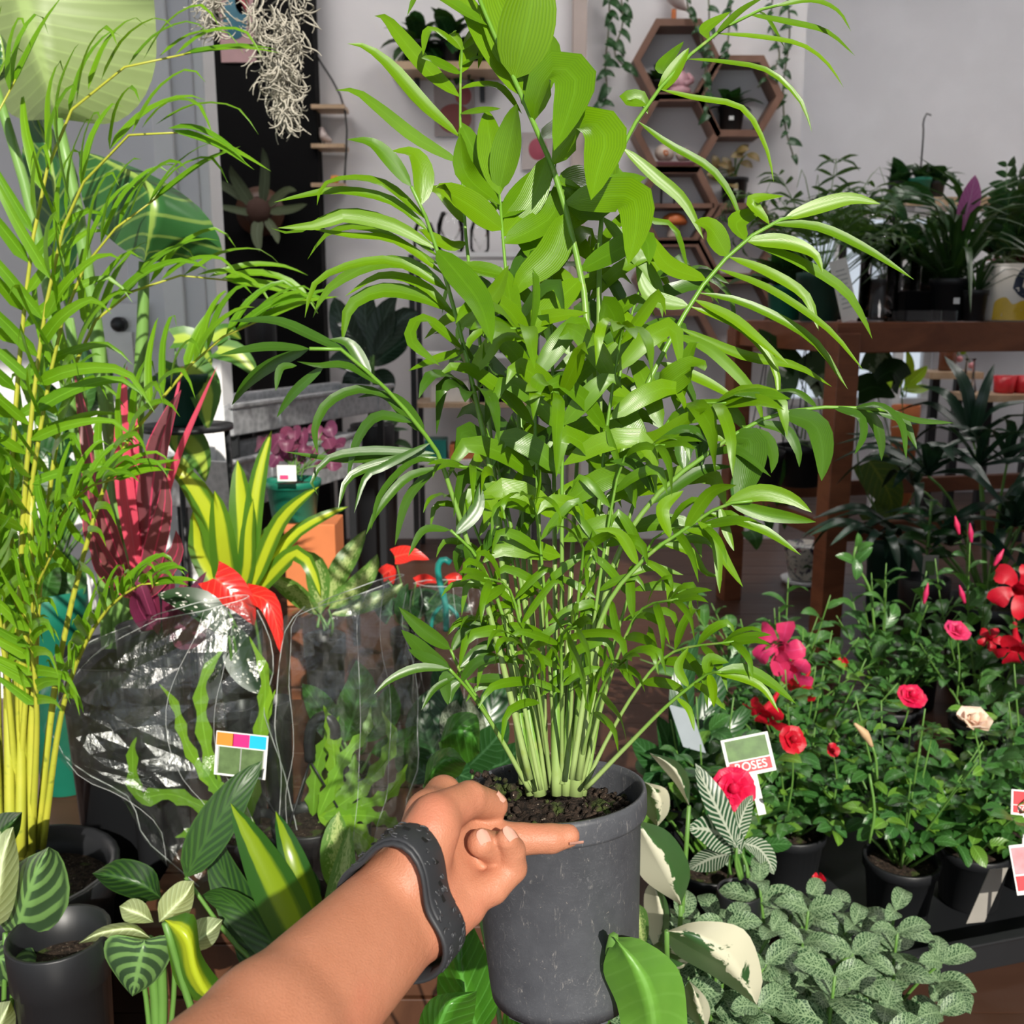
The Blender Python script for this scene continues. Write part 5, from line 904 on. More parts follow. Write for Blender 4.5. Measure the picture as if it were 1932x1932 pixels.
# tags among the roses
def text_mesh(txt,size,c,M,mat,parent,name='lettering'):
    cu=bpy.data.curves.new('txt','FONT'); cu.body=txt; cu.size=size; cu.align_x='CENTER'; cu.align_y='CENTER'; cu.extrude=.0002; t=bpy.data.objects.new('txt',cu); COL.objects.link(t)
    me=bpy.data.meshes.new_from_object(t.evaluated_get(bpy.context.evaluated_depsgraph_get())); bpy.data.objects.remove(t); V=np.array([v.co[:] for v in me.vertices]); F=[tuple(p.vertices) for p in me.polygons]; bpy.data.meshes.remove(me)
    return mk(name,V@np.asarray(M).T+c,F,mat,parent,None,False)
M_redp=simple('red_print',(.62,.03,.04),.4); M_tagp=simple('tag_green_photo',(.08,.16,.04),.5,0,.5,.7,60); M_rosp=simple('tag_rose_photo',(.70,.22,.25),.5,0,.5,.5,60)
def tagM(rx,tilt): 
    r=nrm(np.array([1,0,rx])); n_=nrm(np.array([0,-1,tilt])); u=nrm(np.cross(r,n_))*-1 if np.cross(r,n_)[2]<0 else nrm(np.cross(r,n_)); n2=np.cross(r,u); return np.stack([r,u,n2],1)
def rose_tag(label,px,py,Y,wpx,hpx,rx,words,band,photo,grp='rose tags'):
    c=PY(px,py,Y); w,h=wpx*Y/FPX,hpx*Y/FPX; M=tagM(rx,.35); o=thing('plant_tag',label,'tag',c-M@np.array([0,h/2,0]),grp); B_=lambda n,q,s,m:box(n,c+M@np.array(q),s,m,o,M)
    B_('card',(0,0,0),(w,h,.0012),M_cardw); B_('print_photo',(0,h*.18,.0009),(w*.88,h*.54,.0005),photo); B_('print_band',(0,-h*.27,.0009),(w*.88,h*.30,.0005),band); B_('tag_stake',(0,-h*.5-.03,0),(w*.16,.06,.0012),M_cardw)
    if words: text_mesh(words,h*.30,c+M@np.array([0,-h*.27,.0016]),M,M_cardw,o)
    return o
rose_tag('tilted plant tag with a red band lettered ROSES, behind the hot pink rose',1412,1425,1.40,96,78,.22,'ROSES',M_redp,M_tagp)
rose_tag('plant tag with a red band at the right edge of the tray',1935,1515,1.40,60,50,-.1,'ROSE',M_redp,M_redp); rose_tag('tall plant tag printed with a pink rose, at the right edge above the tray lip',1932,1640,1.30,46,100,.12,None,M_redp,M_rosp)
M_greyc=simple('grey_card',(.25,.235,.21),.6); 
o=box('plant_tag',PY(1862,1690,1.36),(.028,.0015,.095),M_greyc,None,np.stack([nrm((1,0,.12)),np.array([0,1.0,0]),nrm((.30,0,1))],1)); tag(o,'plain grey tag leaning against the pot by the tray lip','tag','rose tags')
o=box('plant_tag',PY(1297,1375,1.45),(.038,.0015,.075),simple('shade_greyed_card',(.30,.34,.37),.5),None,np.stack([nrm((1,0,-.3)),np.array([0,1.0,0]),nrm((-.35,0,1))],1)); tag(o,'pale blue tag with shade greyed into its colour, tilted behind the pot rim','tag','rose tags')  # card colour lowered to carry the shade on this tag
# ------------------------------------------------------------------ timber table at the right
tA=PY(1588,700,2.8)*np.array([1,1,0]); tdir=nrm((.976,.218,0)); tdep=np.array([-tdir[1],tdir[0],0]); TM=np.stack([tdir,tdep,Z],1); TL,TW,TH_=1.7,.66,.99
tb_=thing('timber_table','tall reddish timber table carrying the pots at the right','table',tA)
for i,j in ((0,0),(1,0),(0,1),(1,1)): box('leg',tA+tdir*TL*i+tdep*TW*j+Z*(TH_-.03)/2,(.068,.068,TH_-.03),M_wood,tb_,TM,.003)
for j in (0,1): box('apron',tA+tdir*TL/2+tdep*TW*j+Z*(TH_-.042),(TL+.07,.04,.084),M_wood,tb_,TM,.003); box('stretcher',tA+tdir*TL/2+tdep*TW*j+Z*.39,(TL-.07,.032,.055),M_wood,tb_,TM,.003)
for i in (0,1): box('apron',tA+tdir*TL*i+tdep*TW/2+Z*(TH_-.042),(.04,TW-.07,.084),M_wood,tb_,TM,.003); box('stretcher',tA+tdir*TL*i+tdep*TW/2+Z*.39,(.032,TW-.07,.055),M_wood,tb_,TM,.003)
for k in range(5): box('top_plank',tA+tdir*TL/2+tdep*(.055+k*.1375)+Z*(TH_-.008),(TL-.05,.13,.014),M_wood,tb_,TM,.002)
def onT(px,Y): q=PY(px,588,Y); return np.array([q[0],Y,TH_+.0005])
def tY(px,d): # distance of the table's front edge seen at column px, plus d towards the back
    r=ray(px,588); s=(tA@tdep-C0[:2]@tdep[:2])/(r@tdep); return (C0+r*s)[1]+d
M_glass=M_pane
def vase(label,px,d,w,h,grp='glass vases'):
    Y=tY(px,d); c=onT(px,Y); r=w*Y/FPX/2; hh=h*Y/FPX; o=lathe('glass_vase',[(r*.98,.0),(r,.004),(r,hh),(r*.97,hh),(r*.96,.012),(r*.02,.01)],c,M_glass,None,Z,28); return tag(o,label,'vase',grp)
vase('clear straight glass vase behind the white price card',1655,.18,70,150); vase('clear glass vase beside the spider plant pot',1700,.30,60,120)
M_dk=leafmat('dark_green_leaf',(.012,.040,.010),(.022,.068,.014),'mid',rough=.35,trans=.2); M_fern=leafmat('fine_fern_leaf',(.022,.060,.014),(.035,.09,.02),'mid',rough=.5,trans=.3)  # first leaf is an even dark green
PDK=[proto('dark_leaf_a',M_dk,.5,'oval',.25,.15),proto('dark_leaf_b',M_g2,.45,'oval',.3,.2)]; PFE=[proto('fern_sprig',M_fern,.16,'lance',.1,.3,5)]; PGR=[proto('grass_blade',M_dk,.07,'grass',.4,.55,9)]; PHT=[proto('heart_leaf',M_g2,.8,'heart',.2,.2,7,2,.2)]
def tuft(name,label,cat_,c,n,L,protos,seed,potr=.05,poth=.1,pmat=None,el=(20,80),wd=1.0,group=None,leafn='leaf',hang=0):
    rg=random.Random(seed); root=thing(name,label,cat_,c,group); c=np.asarray(c,float)
    if potr: pot_parts(root,c+Z*poth,potr,poth-.001,pmat or M_pblack)
    for i in range(min(n,300)):
        a=i*2.399+rg.uniform(-.3,.3); e=math.radians(rg.uniform(*el)); d=np.array([math.cos(a)*math.cos(e),math.sin(a)*math.cos(e),math.sin(e)]); n_=np.cross(np.cross(d,Z),d)*(1 if True else 1); inst(rg.choice(protos),M4(c+Z*poth*.9+np.array([math.cos(a),math.sin(a),0])*potr*.3*rg.random(),d,n_+np.array([0,-.15,.05]),L*rg.uniform(.65,1.1),wd),leafn,root)
    return root
def frondy(name,label,cat_,c,nf,L,lp,ls,seed,potr,poth,pmat=None,pairs=9,el=(25,75),droop=.6,smat=None,stems=False,per=None):
    rg=random.Random(seed); root=thing(name,label,cat_,c); c=np.asarray(c,float); pot_parts(root,c+Z*poth,potr,poth-.001,pmat or M_pblack); cnt=0
    for i in range(nf):
        a=i*2.399; e=math.radians(rg.uniform(*el)); d=np.array([math.cos(a)*math.cos(e),math.sin(a)*math.cos(e),math.sin(e)]); l=L*rg.uniform(.7,1.1); p0=c+Z*poth*.9; P=[p0,p0+d*l*.5,p0+d*l*.85-Z*droop*l*.15,p0+d*l-Z*droop*l*.5]; st_=tube('frond',P,(.002,.0008),smat or M_gstem,root,8,4); C=cr(P,20); T=np.gradient(C,axis=0)
        for j in range(pairs):
            k=int(20*(.35+.65*j/(pairs-1))); t=nrm(T[k]); sd=nrm(np.cross(t,Z)); up=np.cross(sd,t)
            for sg in (-1,1):
                if cnt<300: inst(rg.choice(lp),M4(C[k],t*.5+sd*sg*.9+Z*rg.uniform(-.2,.1),up,ls*rg.uniform(.7,1.1)*(1-.5*j/pairs)),'leaflet',st_); cnt+=1
    return root
Y=tY(1545,.2); frondy('asparagus_fern','feathery fern spilling over a dark green pot at the left end of the table','fern',onT(1545,Y),22,.42,PFE,.10,1,.07,.14,M_pdgreen,pairs=8,el=(30,80),droop=.7)
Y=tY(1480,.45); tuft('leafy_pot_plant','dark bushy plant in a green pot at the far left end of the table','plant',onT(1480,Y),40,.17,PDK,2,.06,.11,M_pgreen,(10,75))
Y=tY(1665,.42); frondy('dark_philodendron','broad leaved dark plant rising above the glass vases','plant',onT(1665,Y),9,.42,PHT,.13,3,.06,.13,None,pairs=2,el=(45,82),droop=.5)
Y=tY(1790,.16); tuft('spider_plant','spider plant with long arching dark blades in a black pot with a white sticker','plant',onT(1790,Y),60,.36,PGR,4,.062,.125,None,(15,82),1.0); box('pot_sticker',onT(1803,Y-.07)+Z*.06,(.018,.002,.018),M_cardw,[o for o in bpy.data.objects if o.name=='spider_plant'][0])
Y=tY(1838,.06); pq=tuft('pink_quill','air plant with a tall pink quill shaped flower behind the spider plant','plant',onT(1838,Y),20,.16,PGR,5,.035,.09,None,(20,70))
M_quill=leafmat('pink_quill',(.42,.09,.30),(.55,.16,.42),'veined',vein=(.6,.3,.5),rough=.5,trans=.25,tcol=(.7,.2,.5)); P=lf3([(1822,440),(1822,410),(1832,370),(1840,330)],Y); V,F,U=blade_g(P,.062,12,TOC,.12,'oval',nc=3,wave=.02); mk('flower_quill',V,F,M_quill,pq,U); tube('flower_stem',[onT(1836,Y)+Z*.1,PY(1824,470,Y),PY(1822,438,Y)],.004,M_gstem,pq,6,5)
Y=tY(1890,.40); frondy('upright_dracaena','upright plant with whorled narrow leaves at the right end of the table','plant',onT(1885,Y),10,.40,PDK,.10,6,.055,.12,None,pairs=8,el=(62,88),droop=.1)
Y=tY(1930,.5); tuft('maroon_bromeliad','dark maroon bromeliad at the right edge of the table','plant',onT(1925,Y),26,.24,[proto('maroon_blade',leafmat('maroon_leaf',(.08,.008,.02),(.13,.015,.03),'mid',rough=.35,trans=.2),.2,'strap',.3,.3,7)],7,.055,.15,None,(25,70))
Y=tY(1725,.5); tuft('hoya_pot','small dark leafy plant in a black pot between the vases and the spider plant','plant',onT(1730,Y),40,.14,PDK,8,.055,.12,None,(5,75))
# pot with yellow and navy shapes
Y=tY(1895,.08); c=onT(1900,Y); r=.082; hh=.165; mp=thing('ceramic_pot','cream ceramic pot painted with yellow and navy blobs at the table edge','pot',c); M_cer=simple('cream_ceramic',(.72,.66,.58),.3,0,.5,.05)
lathe('pot',[(r*.92,0),(r,.006),(r,hh),(r*.95,hh),(r*.9,hh*.6),(r*.02,hh*.6)],c,M_cer,mp,Z,40)
def patch(pts,mat,name):
    P=cr(pts+[pts[0]],40)[:-1]; a0=P.mean(0); V=[];n=len(P)
    for f in (0,.35,.7,1.0):
        for q in P: a=a0[0]+(q[0]-a0[0])*f; z=a0[1]+(q[1]-a0[1])*f; V.append(c+np.array([math.sin(a)*r*1.006,-math.cos(a)*r*1.006,z]))
    mk(name,V,grid(4,n,True),mat,mp)
patch([(-.95,.005),(-.9,.055),(-.55,.07),(-.3,.05),(0,.06),(.25,.055),(.35,.02),(.2,.005)],simple('yellow_glaze',(.62,.40,.01),.3),'painted_shape'); patch([(-.35,.095),(-.25,.13),(.1,.158),(1.2,.158),(1.2,.07),(.5,.06),(-.05,.07)],simple('navy_glaze',(.012,.02,.045),.3),'painted_shape')
# leaning price card, acrylic tray, dark boxes
Y=tY(1588,.02); cM=np.stack([nrm((1,.1,.28)),nrm((-.1,1,0)),nrm((-.28,0.05,1))],1); pcd=thing('price_card','white price card with small print leaning at the corner of the table','card',onT(1580,Y)); cc_=onT(1590,Y)+Z*.088; box('card',cc_,(.050,.003,.17),M_cream,pcd,cM)
for k in range(9): box('print_line',cc_+cM@np.array([0,-.002,.055-k*.013]),(.034 if k%3 else .026,.0008,.003),M_lineart,pcd,cM)
for i,(px,w,h,m,lb) in enumerate(((1722,.10,.09,M_black,'small black box on the table beside the spider plant'),)): Y=tY(px,.22); tag(box('storage_box',onT(px,Y)+Z*h/2,(w,.08,h),m,None,TM,.004),lb,'box')
Y=tY(1745,.03); at=thing('acrylic_tray','clear acrylic tray at the front edge of the table','tray',onT(1745,Y)); c=onT(1745,Y)
box('tray_floor',c+Z*.002,(.16,.07,.003),M_glass,at,TM)
for o_,s_ in ((-.035,(.16,.003,.03)),(.035,(.16,.003,.03))): box('tray_side',c+tdep*o_+Z*.017,s_,M_glass,at,TM)
# far shelf behind the table with the hook pot
M_lwood=woodmat('pale_timber',(.42,.29,.18),(.56,.41,.27),(10,3,3)); Yf=5.0
fs=thing('far_shelf','pale timber shelf on white legs against the far right wall','shelf',(PY(1830,380,Yf)[0],Yf,0)); zf=PY(1800,378,Yf)[2]; xa,xb=PY(1690,378,Yf)[0],PY(2100,378,Yf)[0]
box('shelf_board',((xa+xb)/2,Yf,zf-.02),(xb-xa,.3,.04),M_lwood,fs); box('shelf_board',((xa+xb)/2,Yf,zf-.62),(xb-xa,.3,.03),M_lwood,fs)
for x in (xa+.03,xb-.03): box('shelf_leg',(x,Yf-.1,zf/2-.02),(.04,.04,zf-.04),M_white,fs); box('shelf_leg',(x,Yf+.1,zf/2-.02),(.04,.04,zf-.04),M_white,fs)
hp=tuft('hook_pot_plant','small plant in a green pot with a wire hook on the far shelf','plant',(PY(1733,370,Yf)[0],Yf,zf+.001),14,.10,PDK,9,.055,.10,M_pgreen,(30,80)); q=np.array([PY(1733,370,Yf)[0],Yf,zf]); tube('hanger_hook',[q+Z*.10,q+Z*.30,q+Z*.36-RT*.005,q+Z*.40+RT*.01,q+Z*.39+RT*.03],.004,M_pblack,hp,12,6)
for i,(px,lb) in enumerate(((1700,'pale vine pot at the left end of the far shelf'),(1770,'small leafy pot next to the hook pot on the far shelf'))): tuft('shelf_plant',lb,'plant',(PY(px,370,Yf)[0],Yf+.05,zf+.001),10,.14,PHT,20+i,.05,.09,M_pblack,(20,75),group='far shelf plants')
# glass cloche
q=onT(1635,tY(1635,.5)); o=lathe('glass_cloche',[(.10,0),(.10,.24),(.085,.31),(.05,.35),(.012,.365),(.012,.39),(.002,.395)],q,M_glass,None,Z,32,(False,True)); tag(o,'clear glass dome rising behind the dark philodendron','glass dome')
# ------------------------------------------------------------------ plants under and around the table
M_vleaf=leafmat('grey_green_variegated_leaf',(.03,.075,.03),(.05,.11,.04),'varieg',vein=(.34,.42,.26),rough=.4,trans=.3,amt=.5)
tplant('variegated_monstera','plant with large pale and green splashed leaves under the table','plant',3.15,[([(1520,720),(1545,700),(1575,740),(1588,800)],82,.0),([(1480,700),(1470,740),(1450,790)],60),([(1540,830),(1560,860),(1565,900)],40),([(1500,690),(1450,640),(1430,620)],50,0,M_dk),([(1560,850),(1575,880),(1572,920)],36)],M_vleaf,(1510,830),(1512,840,95,60,M_pblack),prof='heart',lobe=.15,fold=.15,smat=M_gstem,hang=.94)
M_yel=leafmat('yellow_green_pothos_leaf',(.04,.09,.015),(.07,.14,.02),'veined',vein=(.20,.26,.03),rough=.4,trans=.3)
tplant('golden_pothos','climbing pothos with broad yellow green leaves in a dark green pot under the table','plant',3.2,[([(1640,870),(1660,900),(1680,940),(1685,985)],82,.0),([(1640,960),(1660,980),(1690,1000)],60),([(1620,740),(1650,730),(1690,750)],60,0,M_dk),([(1700,720),(1680,700),(1640,730)],60,0,M_dk),([(1740,900),(1720,880),(1700,880)],50,0,M_dk),([(1690,1010),(1685,1040),(1680,1065)],40),([(1640,700),(1660,670),(1690,690)],50,0,M_vleaf)],M_yel,(1675,1010),(1678,1020,84,75,M_pdgreen),prof='heart',lobe=.12,fold=.15,smat=M_gstem,support=0.0)
tplant('lime_arrowhead','small bright plant with a white tag on the shelf beyond the table','plant',4.0,[([(1700,730),(1690,700),(1680,680)],24),([(1705,730),(1730,710),(1750,690)],22),([(1700,730),(1670,720),(1650,730)],24),([(1710,730),(1715,690),(1710,660)],20),([(1700,735),(1730,735),(1755,730)],20)],M_lime,(1705,750),(1710,765,50,40,M_terra),prof='oval',smat=M_gstem,support=0.0)
tplant('trailing_arrowhead','trailing plant with small heart leaves hanging below the table at the left','plant',3.08,[([(1415,1000),(1425,1015),(1428,1038)],36),([(1440,960),(1450,980),(1452,1010)],30),([(1470,940),(1480,960),(1480,1000)],26),([(1400,900),(1390,930),(1395,960)],34),([(1460,860),(1470,890),(1465,930)],34)],M_g1,(1440,840),(1440,850,80,70,M_pblack),prof='heart',lobe=.15,smat=M_gstem,hang=.94)
b=NB('floral_glaze'); vn=b.noise(26,4,None,.6,1.2); c=b.mix(b.step(vn,.52,.58),(.55,.52,.45),(.03,.025,.05)); c=b.mix(b.step(b.noise(38,2),.60,.64),c,(.25,.04,.10)); c=b.mix(b.step(b.noise(33,3),.62,.66),c,(.05,.10,.04)); M_flor=b.done(b.pbr(c,.3,0,.5))
q=PF(1515,1100); fp=thing('floral_pot','white pot painted with dark flowers, on a white saucer under the table','pot',q); lathe('pot',[(.045,.02),(.055,.025),(.072,.11),(.080,.15),(.078,.155),(.07,.15),(.02,.14)],q,M_flor,fp,Z,32); lathe('saucer',[(.06,0),(.075,.004),(.085,.022),(.08,.022),(.06,.012),(.01,.012)],q,M_white,fp,Z,32)
# lady palm at the right
M_rhap=leafmat('dark_fan_leaf',(.008,.028,.018),(.014,.045,.026),'mid',rough=.28,trans=.12,spec=.5); PRH=[proto('fan_blade',M_rhap,.15,'strap',.35,.35,8)]
lx=PY(1850,1100,2.62)[0]; lp=thing('lady_palm','dark fan leaved lady palm in a black pot before the table','palm',(lx,2.58,0)); pot_parts(lp,np.array([lx,2.58,.25]),.11,.249,M_pblack); rg=random.Random(31)
for i in range(17):
    a=i*2.4; rr=rg.uniform(.1,.38); e=np.array([lx+math.cos(a)*rr,2.58+math.sin(a)*rr*.5,rg.uniform(.36,.70)]); p0=np.array([lx,2.58,.24]); stm=tube('stem',[p0,p0*.4+e*.6+Z*.06,e],(.006,.003),M_gstem,lp,8,5); out=nrm(e-p0+np.array([0,-.1,0]))
    for j in range(8):
        t=(j-3.5)/3.5*1.25; sd=nrm(np.cross(out,Z)); d=out*math.cos(t)+sd*math.sin(t)-Z*.15; inst(PRH[0],M4(e,d,Z+jit((0,-.3,0),.2),rg.uniform(.17,.25)),'leaf',stm)
q=PF(1745,1225); bq=thing('tagged_black_pot','black pot with young plant and a pale picture tag, left of the red mandevilla','plant',q); c=np.array([PY(1745,1090,2.45)[0],2.45,0]); c[2]=PY(1745,1090,2.45)[2]; bq.location=(c[0],c[1],0); WM[bq.name]=Matrix.Translation((c[0],c[1],0)); pot_parts(bq,c,.062,c[2]-.001,M_pblack)
for i in range(12): a=i*2.4; p=c+Z*(.05+.012*i); inst(PDK[i%2],M4(p,np.array([math.cos(a),math.sin(a),.2]),Z+np.array([0,-.4,0]),.08),'leaf',bq)
tube('stem',[c,c+Z*.2],.004,M_gstem,bq,4,5); box('plant_tag',PY(1755,1072,2.36),(.038,.002,.066),M_greyc,bq,bevel=.0008); box('tag_print',PY(1755,1072,2.357),(.024,.001,.036),M_tagp,bq)
# far display with vases and flowers seen under the table
Yd=4.55
for i,(x0,x1,y,lb) in enumerate(((1735,1835,706,'small pale display shelf on a black post, left of the vase'),(1810,1990,748,'long pale display shelf with red pots seen under the table'))):
    a,b_=PY(x0,y,Yd-.2*i),PY(x1,y,Yd-.2*i); o=thing('display_shelf',lb,'shelf',((a[0]+b_[0])/2,a[1],0),'display shelves'); box('shelf_board',(a+b_)/2,(b_[0]-a[0],.22,.03),M_lwood,o); 
    for x in (a[0]*.7+b_[0]*.3,a[0]*.25+b_[0]*.75): box('shelf_leg',(x,a[1],a[2]/2-.008),(.035,.035,a[2]-.016),M_pblack,o)
a=PY(1825,748,Yd-.2); zt=a[2]+.0155; M_amber=simple('amber_glass',(.12,.035,.012),.15,0,.6)
o=lathe('glass_vase',[(.03,0),(.035,.01),(.022,.07),(.018,.14),(.026,.15),(.022,.148),(.014,.13),(.02,.02),(.002,.018)],(a[0],a[1],zt),M_glass,None,Z,20); tag(o,'small waisted glass vase on the long display shelf','vase','glass vases')
a2=PY(1785,706,Yd); o=thing('flower_bottle','amber bottle of pink orchid sprays on the small display shelf','bottle',a2+Z*.016); q=a2+Z*.016; lathe('bottle',[(.035,0),(.04,.01),(.04,.09),(.015,.13),(.014,.16)],q,M_amber,o,Z,18)
for i in range(9):
    e=PY(R.uniform(1765,1835),R.uniform(630,690),Yd); tube('flower_stem',[q+Z*.15,(q+Z*.15+e)/2+Z*.02,e],.002,M_gstem,o,5,4); V,F,U=ball_g(e,(.016,.012),4,7,nrm(jit((0,-1,0),.5))); mk('blossom',V,F,simple('orchid_pink_%d'%i,(.62,.22+.1*R.random(),.28),.5) if i<6 else M_lime,o,U)
for i,px in enumerate((1893,1930)):
    q=PY(px,748,Yd-.2); q[2]=zt; o=lathe('red_pot',[(.035,0),(.042,.005),(.048,.075),(.044,.075),(.04,.02),(.002,.02)],q,simple('red_glaze_%d'%i,(.55,.02,.03),.3),None,Z,20); tag(o,('left','right')[i]+' of the two small red pots on the long display shelf','pot','red pots')
# ------------------------------------------------------------------ hexagon shelves on the back wall
M_hex=woodmat('walnut_board',(.17,.085,.055),(.27,.145,.10),(4,4,4),.5); HY=4.4; HS=76*HY/FPX; HD=.13
def hexagon(label,px,py):
    c=PY(px,py,HY); o=thing('hexagon_shelf',label,'shelf',c,'hexagon wall shelves')
    for k in range(6):
        a=k*math.pi/3; b_=(k+1)*math.pi/3; t=.027
        ring=[]; V=[]
        for yy in (HY-.001-HD,HY-.001):
            for an,rad in ((a,HS),(b_,HS),(b_,HS-t*1.15),(a,HS-t*1.15)): V.append((c[0]+rad*math.cos(an),yy,c[2]+rad*math.sin(an)))
        mk('board',V,[(0,1,2,3),(7,6,5,4),(0,4,5,1),(1,5,6,2),(2,6,7,3),(3,7,4,0)],M_hex,o,None,False)
    return o,c
hx=[hexagon('topmost hexagon shelf, with the bird standing on it',1268,128),hexagon('hexagon shelf at the right holding a black pot',1383,194),hexagon('middle hexagon shelf of the left column, holding two cream shells',1268,261),hexagon('hexagon shelf with a mid board over the mushroom',1268,394),hexagon('hexagon shelf under the small black pot, lower right',1383,460),hexagon('lowest hexagon shelf of the left column',1268,527),hexagon('lowest hexagon shelf, just above the table',1383,593)]
c=hx[3][1]; box('mid_board',(c[0],HY-.001-HD/2,c[2]),(HS*2-.05,HD,.018),M_hex,hx[3][0])
ap=HS*.866
def inhex(i,dx=0): c=hx[i][1]; return np.array([c[0]+dx,HY-.068,c[2]-ap+.0285])
def tophex(i,dx=0): c=hx[i][1]; return np.array([c[0]+dx,HY-.068,c[2]+ap+.0006])
# ornaments
M_birdg=simple('painted_grey',(.50,.42,.40),.5); q=tophex(0,-.01); bd=thing('bird_figurine','grey wooden bird standing on the topmost hexagon shelf','figurine',q); tube('peg_leg',[q,q+Z*.05],.010,M_terra,bd,3,8); tube('body',[q+Z*.05+RT*.05,q+Z*.065+RT*.03,q+Z*.10,q+Z*.145-RT*.012,q+Z*.165-RT*.02],(.006,.024,.034,.024,.012),M_birdg,bd,14,12); tube('beak',[q+Z*.160-RT*.028,q+Z*.158-RT*.05],(.008,.001),M_terra,bd,3,6); tube('tail',[q+Z*.068+RT*.035,q+Z*.03+RT*.075],(.012,.004),M_birdg,bd,4,8)
M_pinkc=simple('pink_ceramic',(.60,.34,.38),.45); q=inhex(0,.02); bu=thing('seated_figurine','pink ceramic seated figurine in the topmost hexagon shelf','figurine',q); lathe('base',[(.045,0),(.05,.015),(.048,.03),(.02,.045)],q,M_pinkc,bu,Z,20); lathe('body',[(.038,.03),(.042,.05),(.036,.08),(.018,.10)],q,M_pinkc,bu,Z,18); V,F,U=ball_g(q+Z*.118,(.022,.025),8,12); mk('head',V,F,M_pinkc,bu,U); V,F,U=ball_g(q+Z*.145,(.010,.008),5,8); mk('topknot',V,F,M_red,bu,U)
for s_ in (-1,1): tube('arm',[q+Z*.085+RT*s_*.034,q+Z*.06+RT*s_*.05-np.array([0,.02,0]),q+Z*.04+RT*s_*.015-np.array([0,.04,0])],.011,M_pinkc,bu,6,7)
tuft('hexagon_shelf_plant','dark leafy plant in the topmost hexagon shelf','plant',inhex(0,-.06)+Z*.0,16,.10,PDK,41,.035,.06,M_pblack,(20,80))
hb=tuft('sticker_pot_plant','trailing plant in a black pot with a white sticker in the right hexagon shelf','plant',inhex(1,-.02),22,.12,PDK,42,.055,.10,M_pblack,(0,80)); box('pot_sticker',inhex(1,-.03)+np.array([0,-.056,.045]),(.02,.002,.016),M_cardw,hb)
M_shell=simple('cream_shell',(.62,.52,.44),.5,0,.4,.2,60); q=inhex(2,-.005)
for i,(dx,r_) in enumerate(((-.035,.042),(.045,.034))):
    s_=thing('shell_ornament',('larger','smaller')[i]+' of two round cream shells in the middle hexagon shelf','ornament',q+RT*dx+Z*.0205,'shell ornaments'); V,F,U=ball_g(q+RT*dx+Z*(.0205+r_*.85),(r_,r_*.85),10,16,nrm((.3,-.2,1))); mk('shell',V,F,M_shell,s_,U); tube('whorl',[q+RT*(dx+r_*.2*math.cos(t))+np.array([0,-r_*.95,.0205+r_*.85+r_*.35*math.sin(t)*t/6]) for t in np.linspace(0,6,8)],.004,M_terra,s_,14,5)
tag(box('ornament_tray',q+Z*.0105,(.17,.09,.019),simple('dark_red_lacquer',(.10,.015,.02),.35),None,None,.003),'dark red tray under the cream shells','tray')
q=np.array([hx[3][1][0]-.0,HY-.068,hx[3][1][2]-ap+.0285]); ms=thing('mushroom_ornament','orange capped mushroom ornament in the hexagon shelf with the mid board','ornament',q); lathe('stalk',[(.024,0),(.03,.01),(.022,.04),(.02,.06)],q,M_shell,ms,Z,16); lathe('cap',[(.012,.052),(.05,.055),(.056,.065),(.045,.09),(.02,.103),(.001,.105)],q,simple('orange_cap',(.62,.16,.04),.45),ms,Z,22)
o=lathe('glass_jar',[(.03,0),(.032,.01),(.032,.07),(.02,.08),(.02,.09),(.002,.09)],np.array([hx[3][1][0]-.03,HY-.068,hx[3][1][2]+.0095]),M_glass,None,Z,18); tag(o,'small glass jar on the mid board of the hexagon shelf','jar')
M_rsty=leafmat('bronze_green_leaf',(.16,.10,.05),(.22,.20,.07),'veined',vein=(.4,.2,.15),rough=.4,trans=.3)
q=tophex(4,-.02); cp=thing('bronze_leaf_plant','small plant with bronze and green leaves in a black pot on a hexagon shelf','plant',q); pot_parts(cp,q+Z*.105,.058,.104,M_pblack); box('pot_sticker',q+np.array([-.005,-.060,.05]),(.018,.002,.014),M_cardw,cp)
for i in range(13):
    e=PY(R.uniform(1345,1410),R.uniform(285,345),HY-.09); stm=tube('stem',[q+Z*.1,(q+Z*.1+e)/2+Z*.02,e],.002,M_gstem,cp,6,4); inst(proto('bronze_leaf',M_rsty,.55,'oval',.2,.2),M4(e,jit((0,-.2,.1),1),TOC+Z*.3,.065),'leaf',stm)
# ------------------------------------------------------------------ vines hanging down the wall
PV=[proto('vine_leaf',M_g2,.62,'heart',.25,.25,6,1,.15)]
def vine(label,P,Y,n,s,seed):
    rg=random.Random(seed); pts=[PY(x,y,Y) for x,y in P]; o=tube('hanging_vine',pts,.0035,simple('vine_stem_%d'%seed,(.12,.13,.06),.6),None,24,5); tag(o,label,'vine','hanging vines'); C=cr(pts,60)
    for i in range(n):
        k=int(60*(i+rg.random())/n)%61; d=np.array([rg.choice((-1,1))*rg.uniform(.3,1),-.3,-rg.uniform(.2,1.1)]); inst(PV[0],M4(C[k]+np.array([0,-.006,0]),d,np.array([rg.uniform(-.5,.5),-1,.4]),s*rg.uniform(.7,1.2)),'leaf',o)
vine('vine with dark leaves hanging left of the hexagon shelves',[(1145,-60),(1150,30),(1142,120),(1145,180),(1125,215),(1140,260)],4.3,22,.062,1); vine('second vine curling beside the trim, left of the hexagon shelves',[(1165,-60),(1175,40),(1160,100),(1195,140)],4.28,12,.055,2); vine('thin vine hanging over the topmost hexagon shelf',[(1288,-60),(1300,20),(1318,60),(1330,110)],4.25,9,.04,3); vine('thin vine hanging in front of the right hexagon shelf',[(1335,-60),(1338,60),(1330,150),(1335,230)],4.22,14,.045,4)
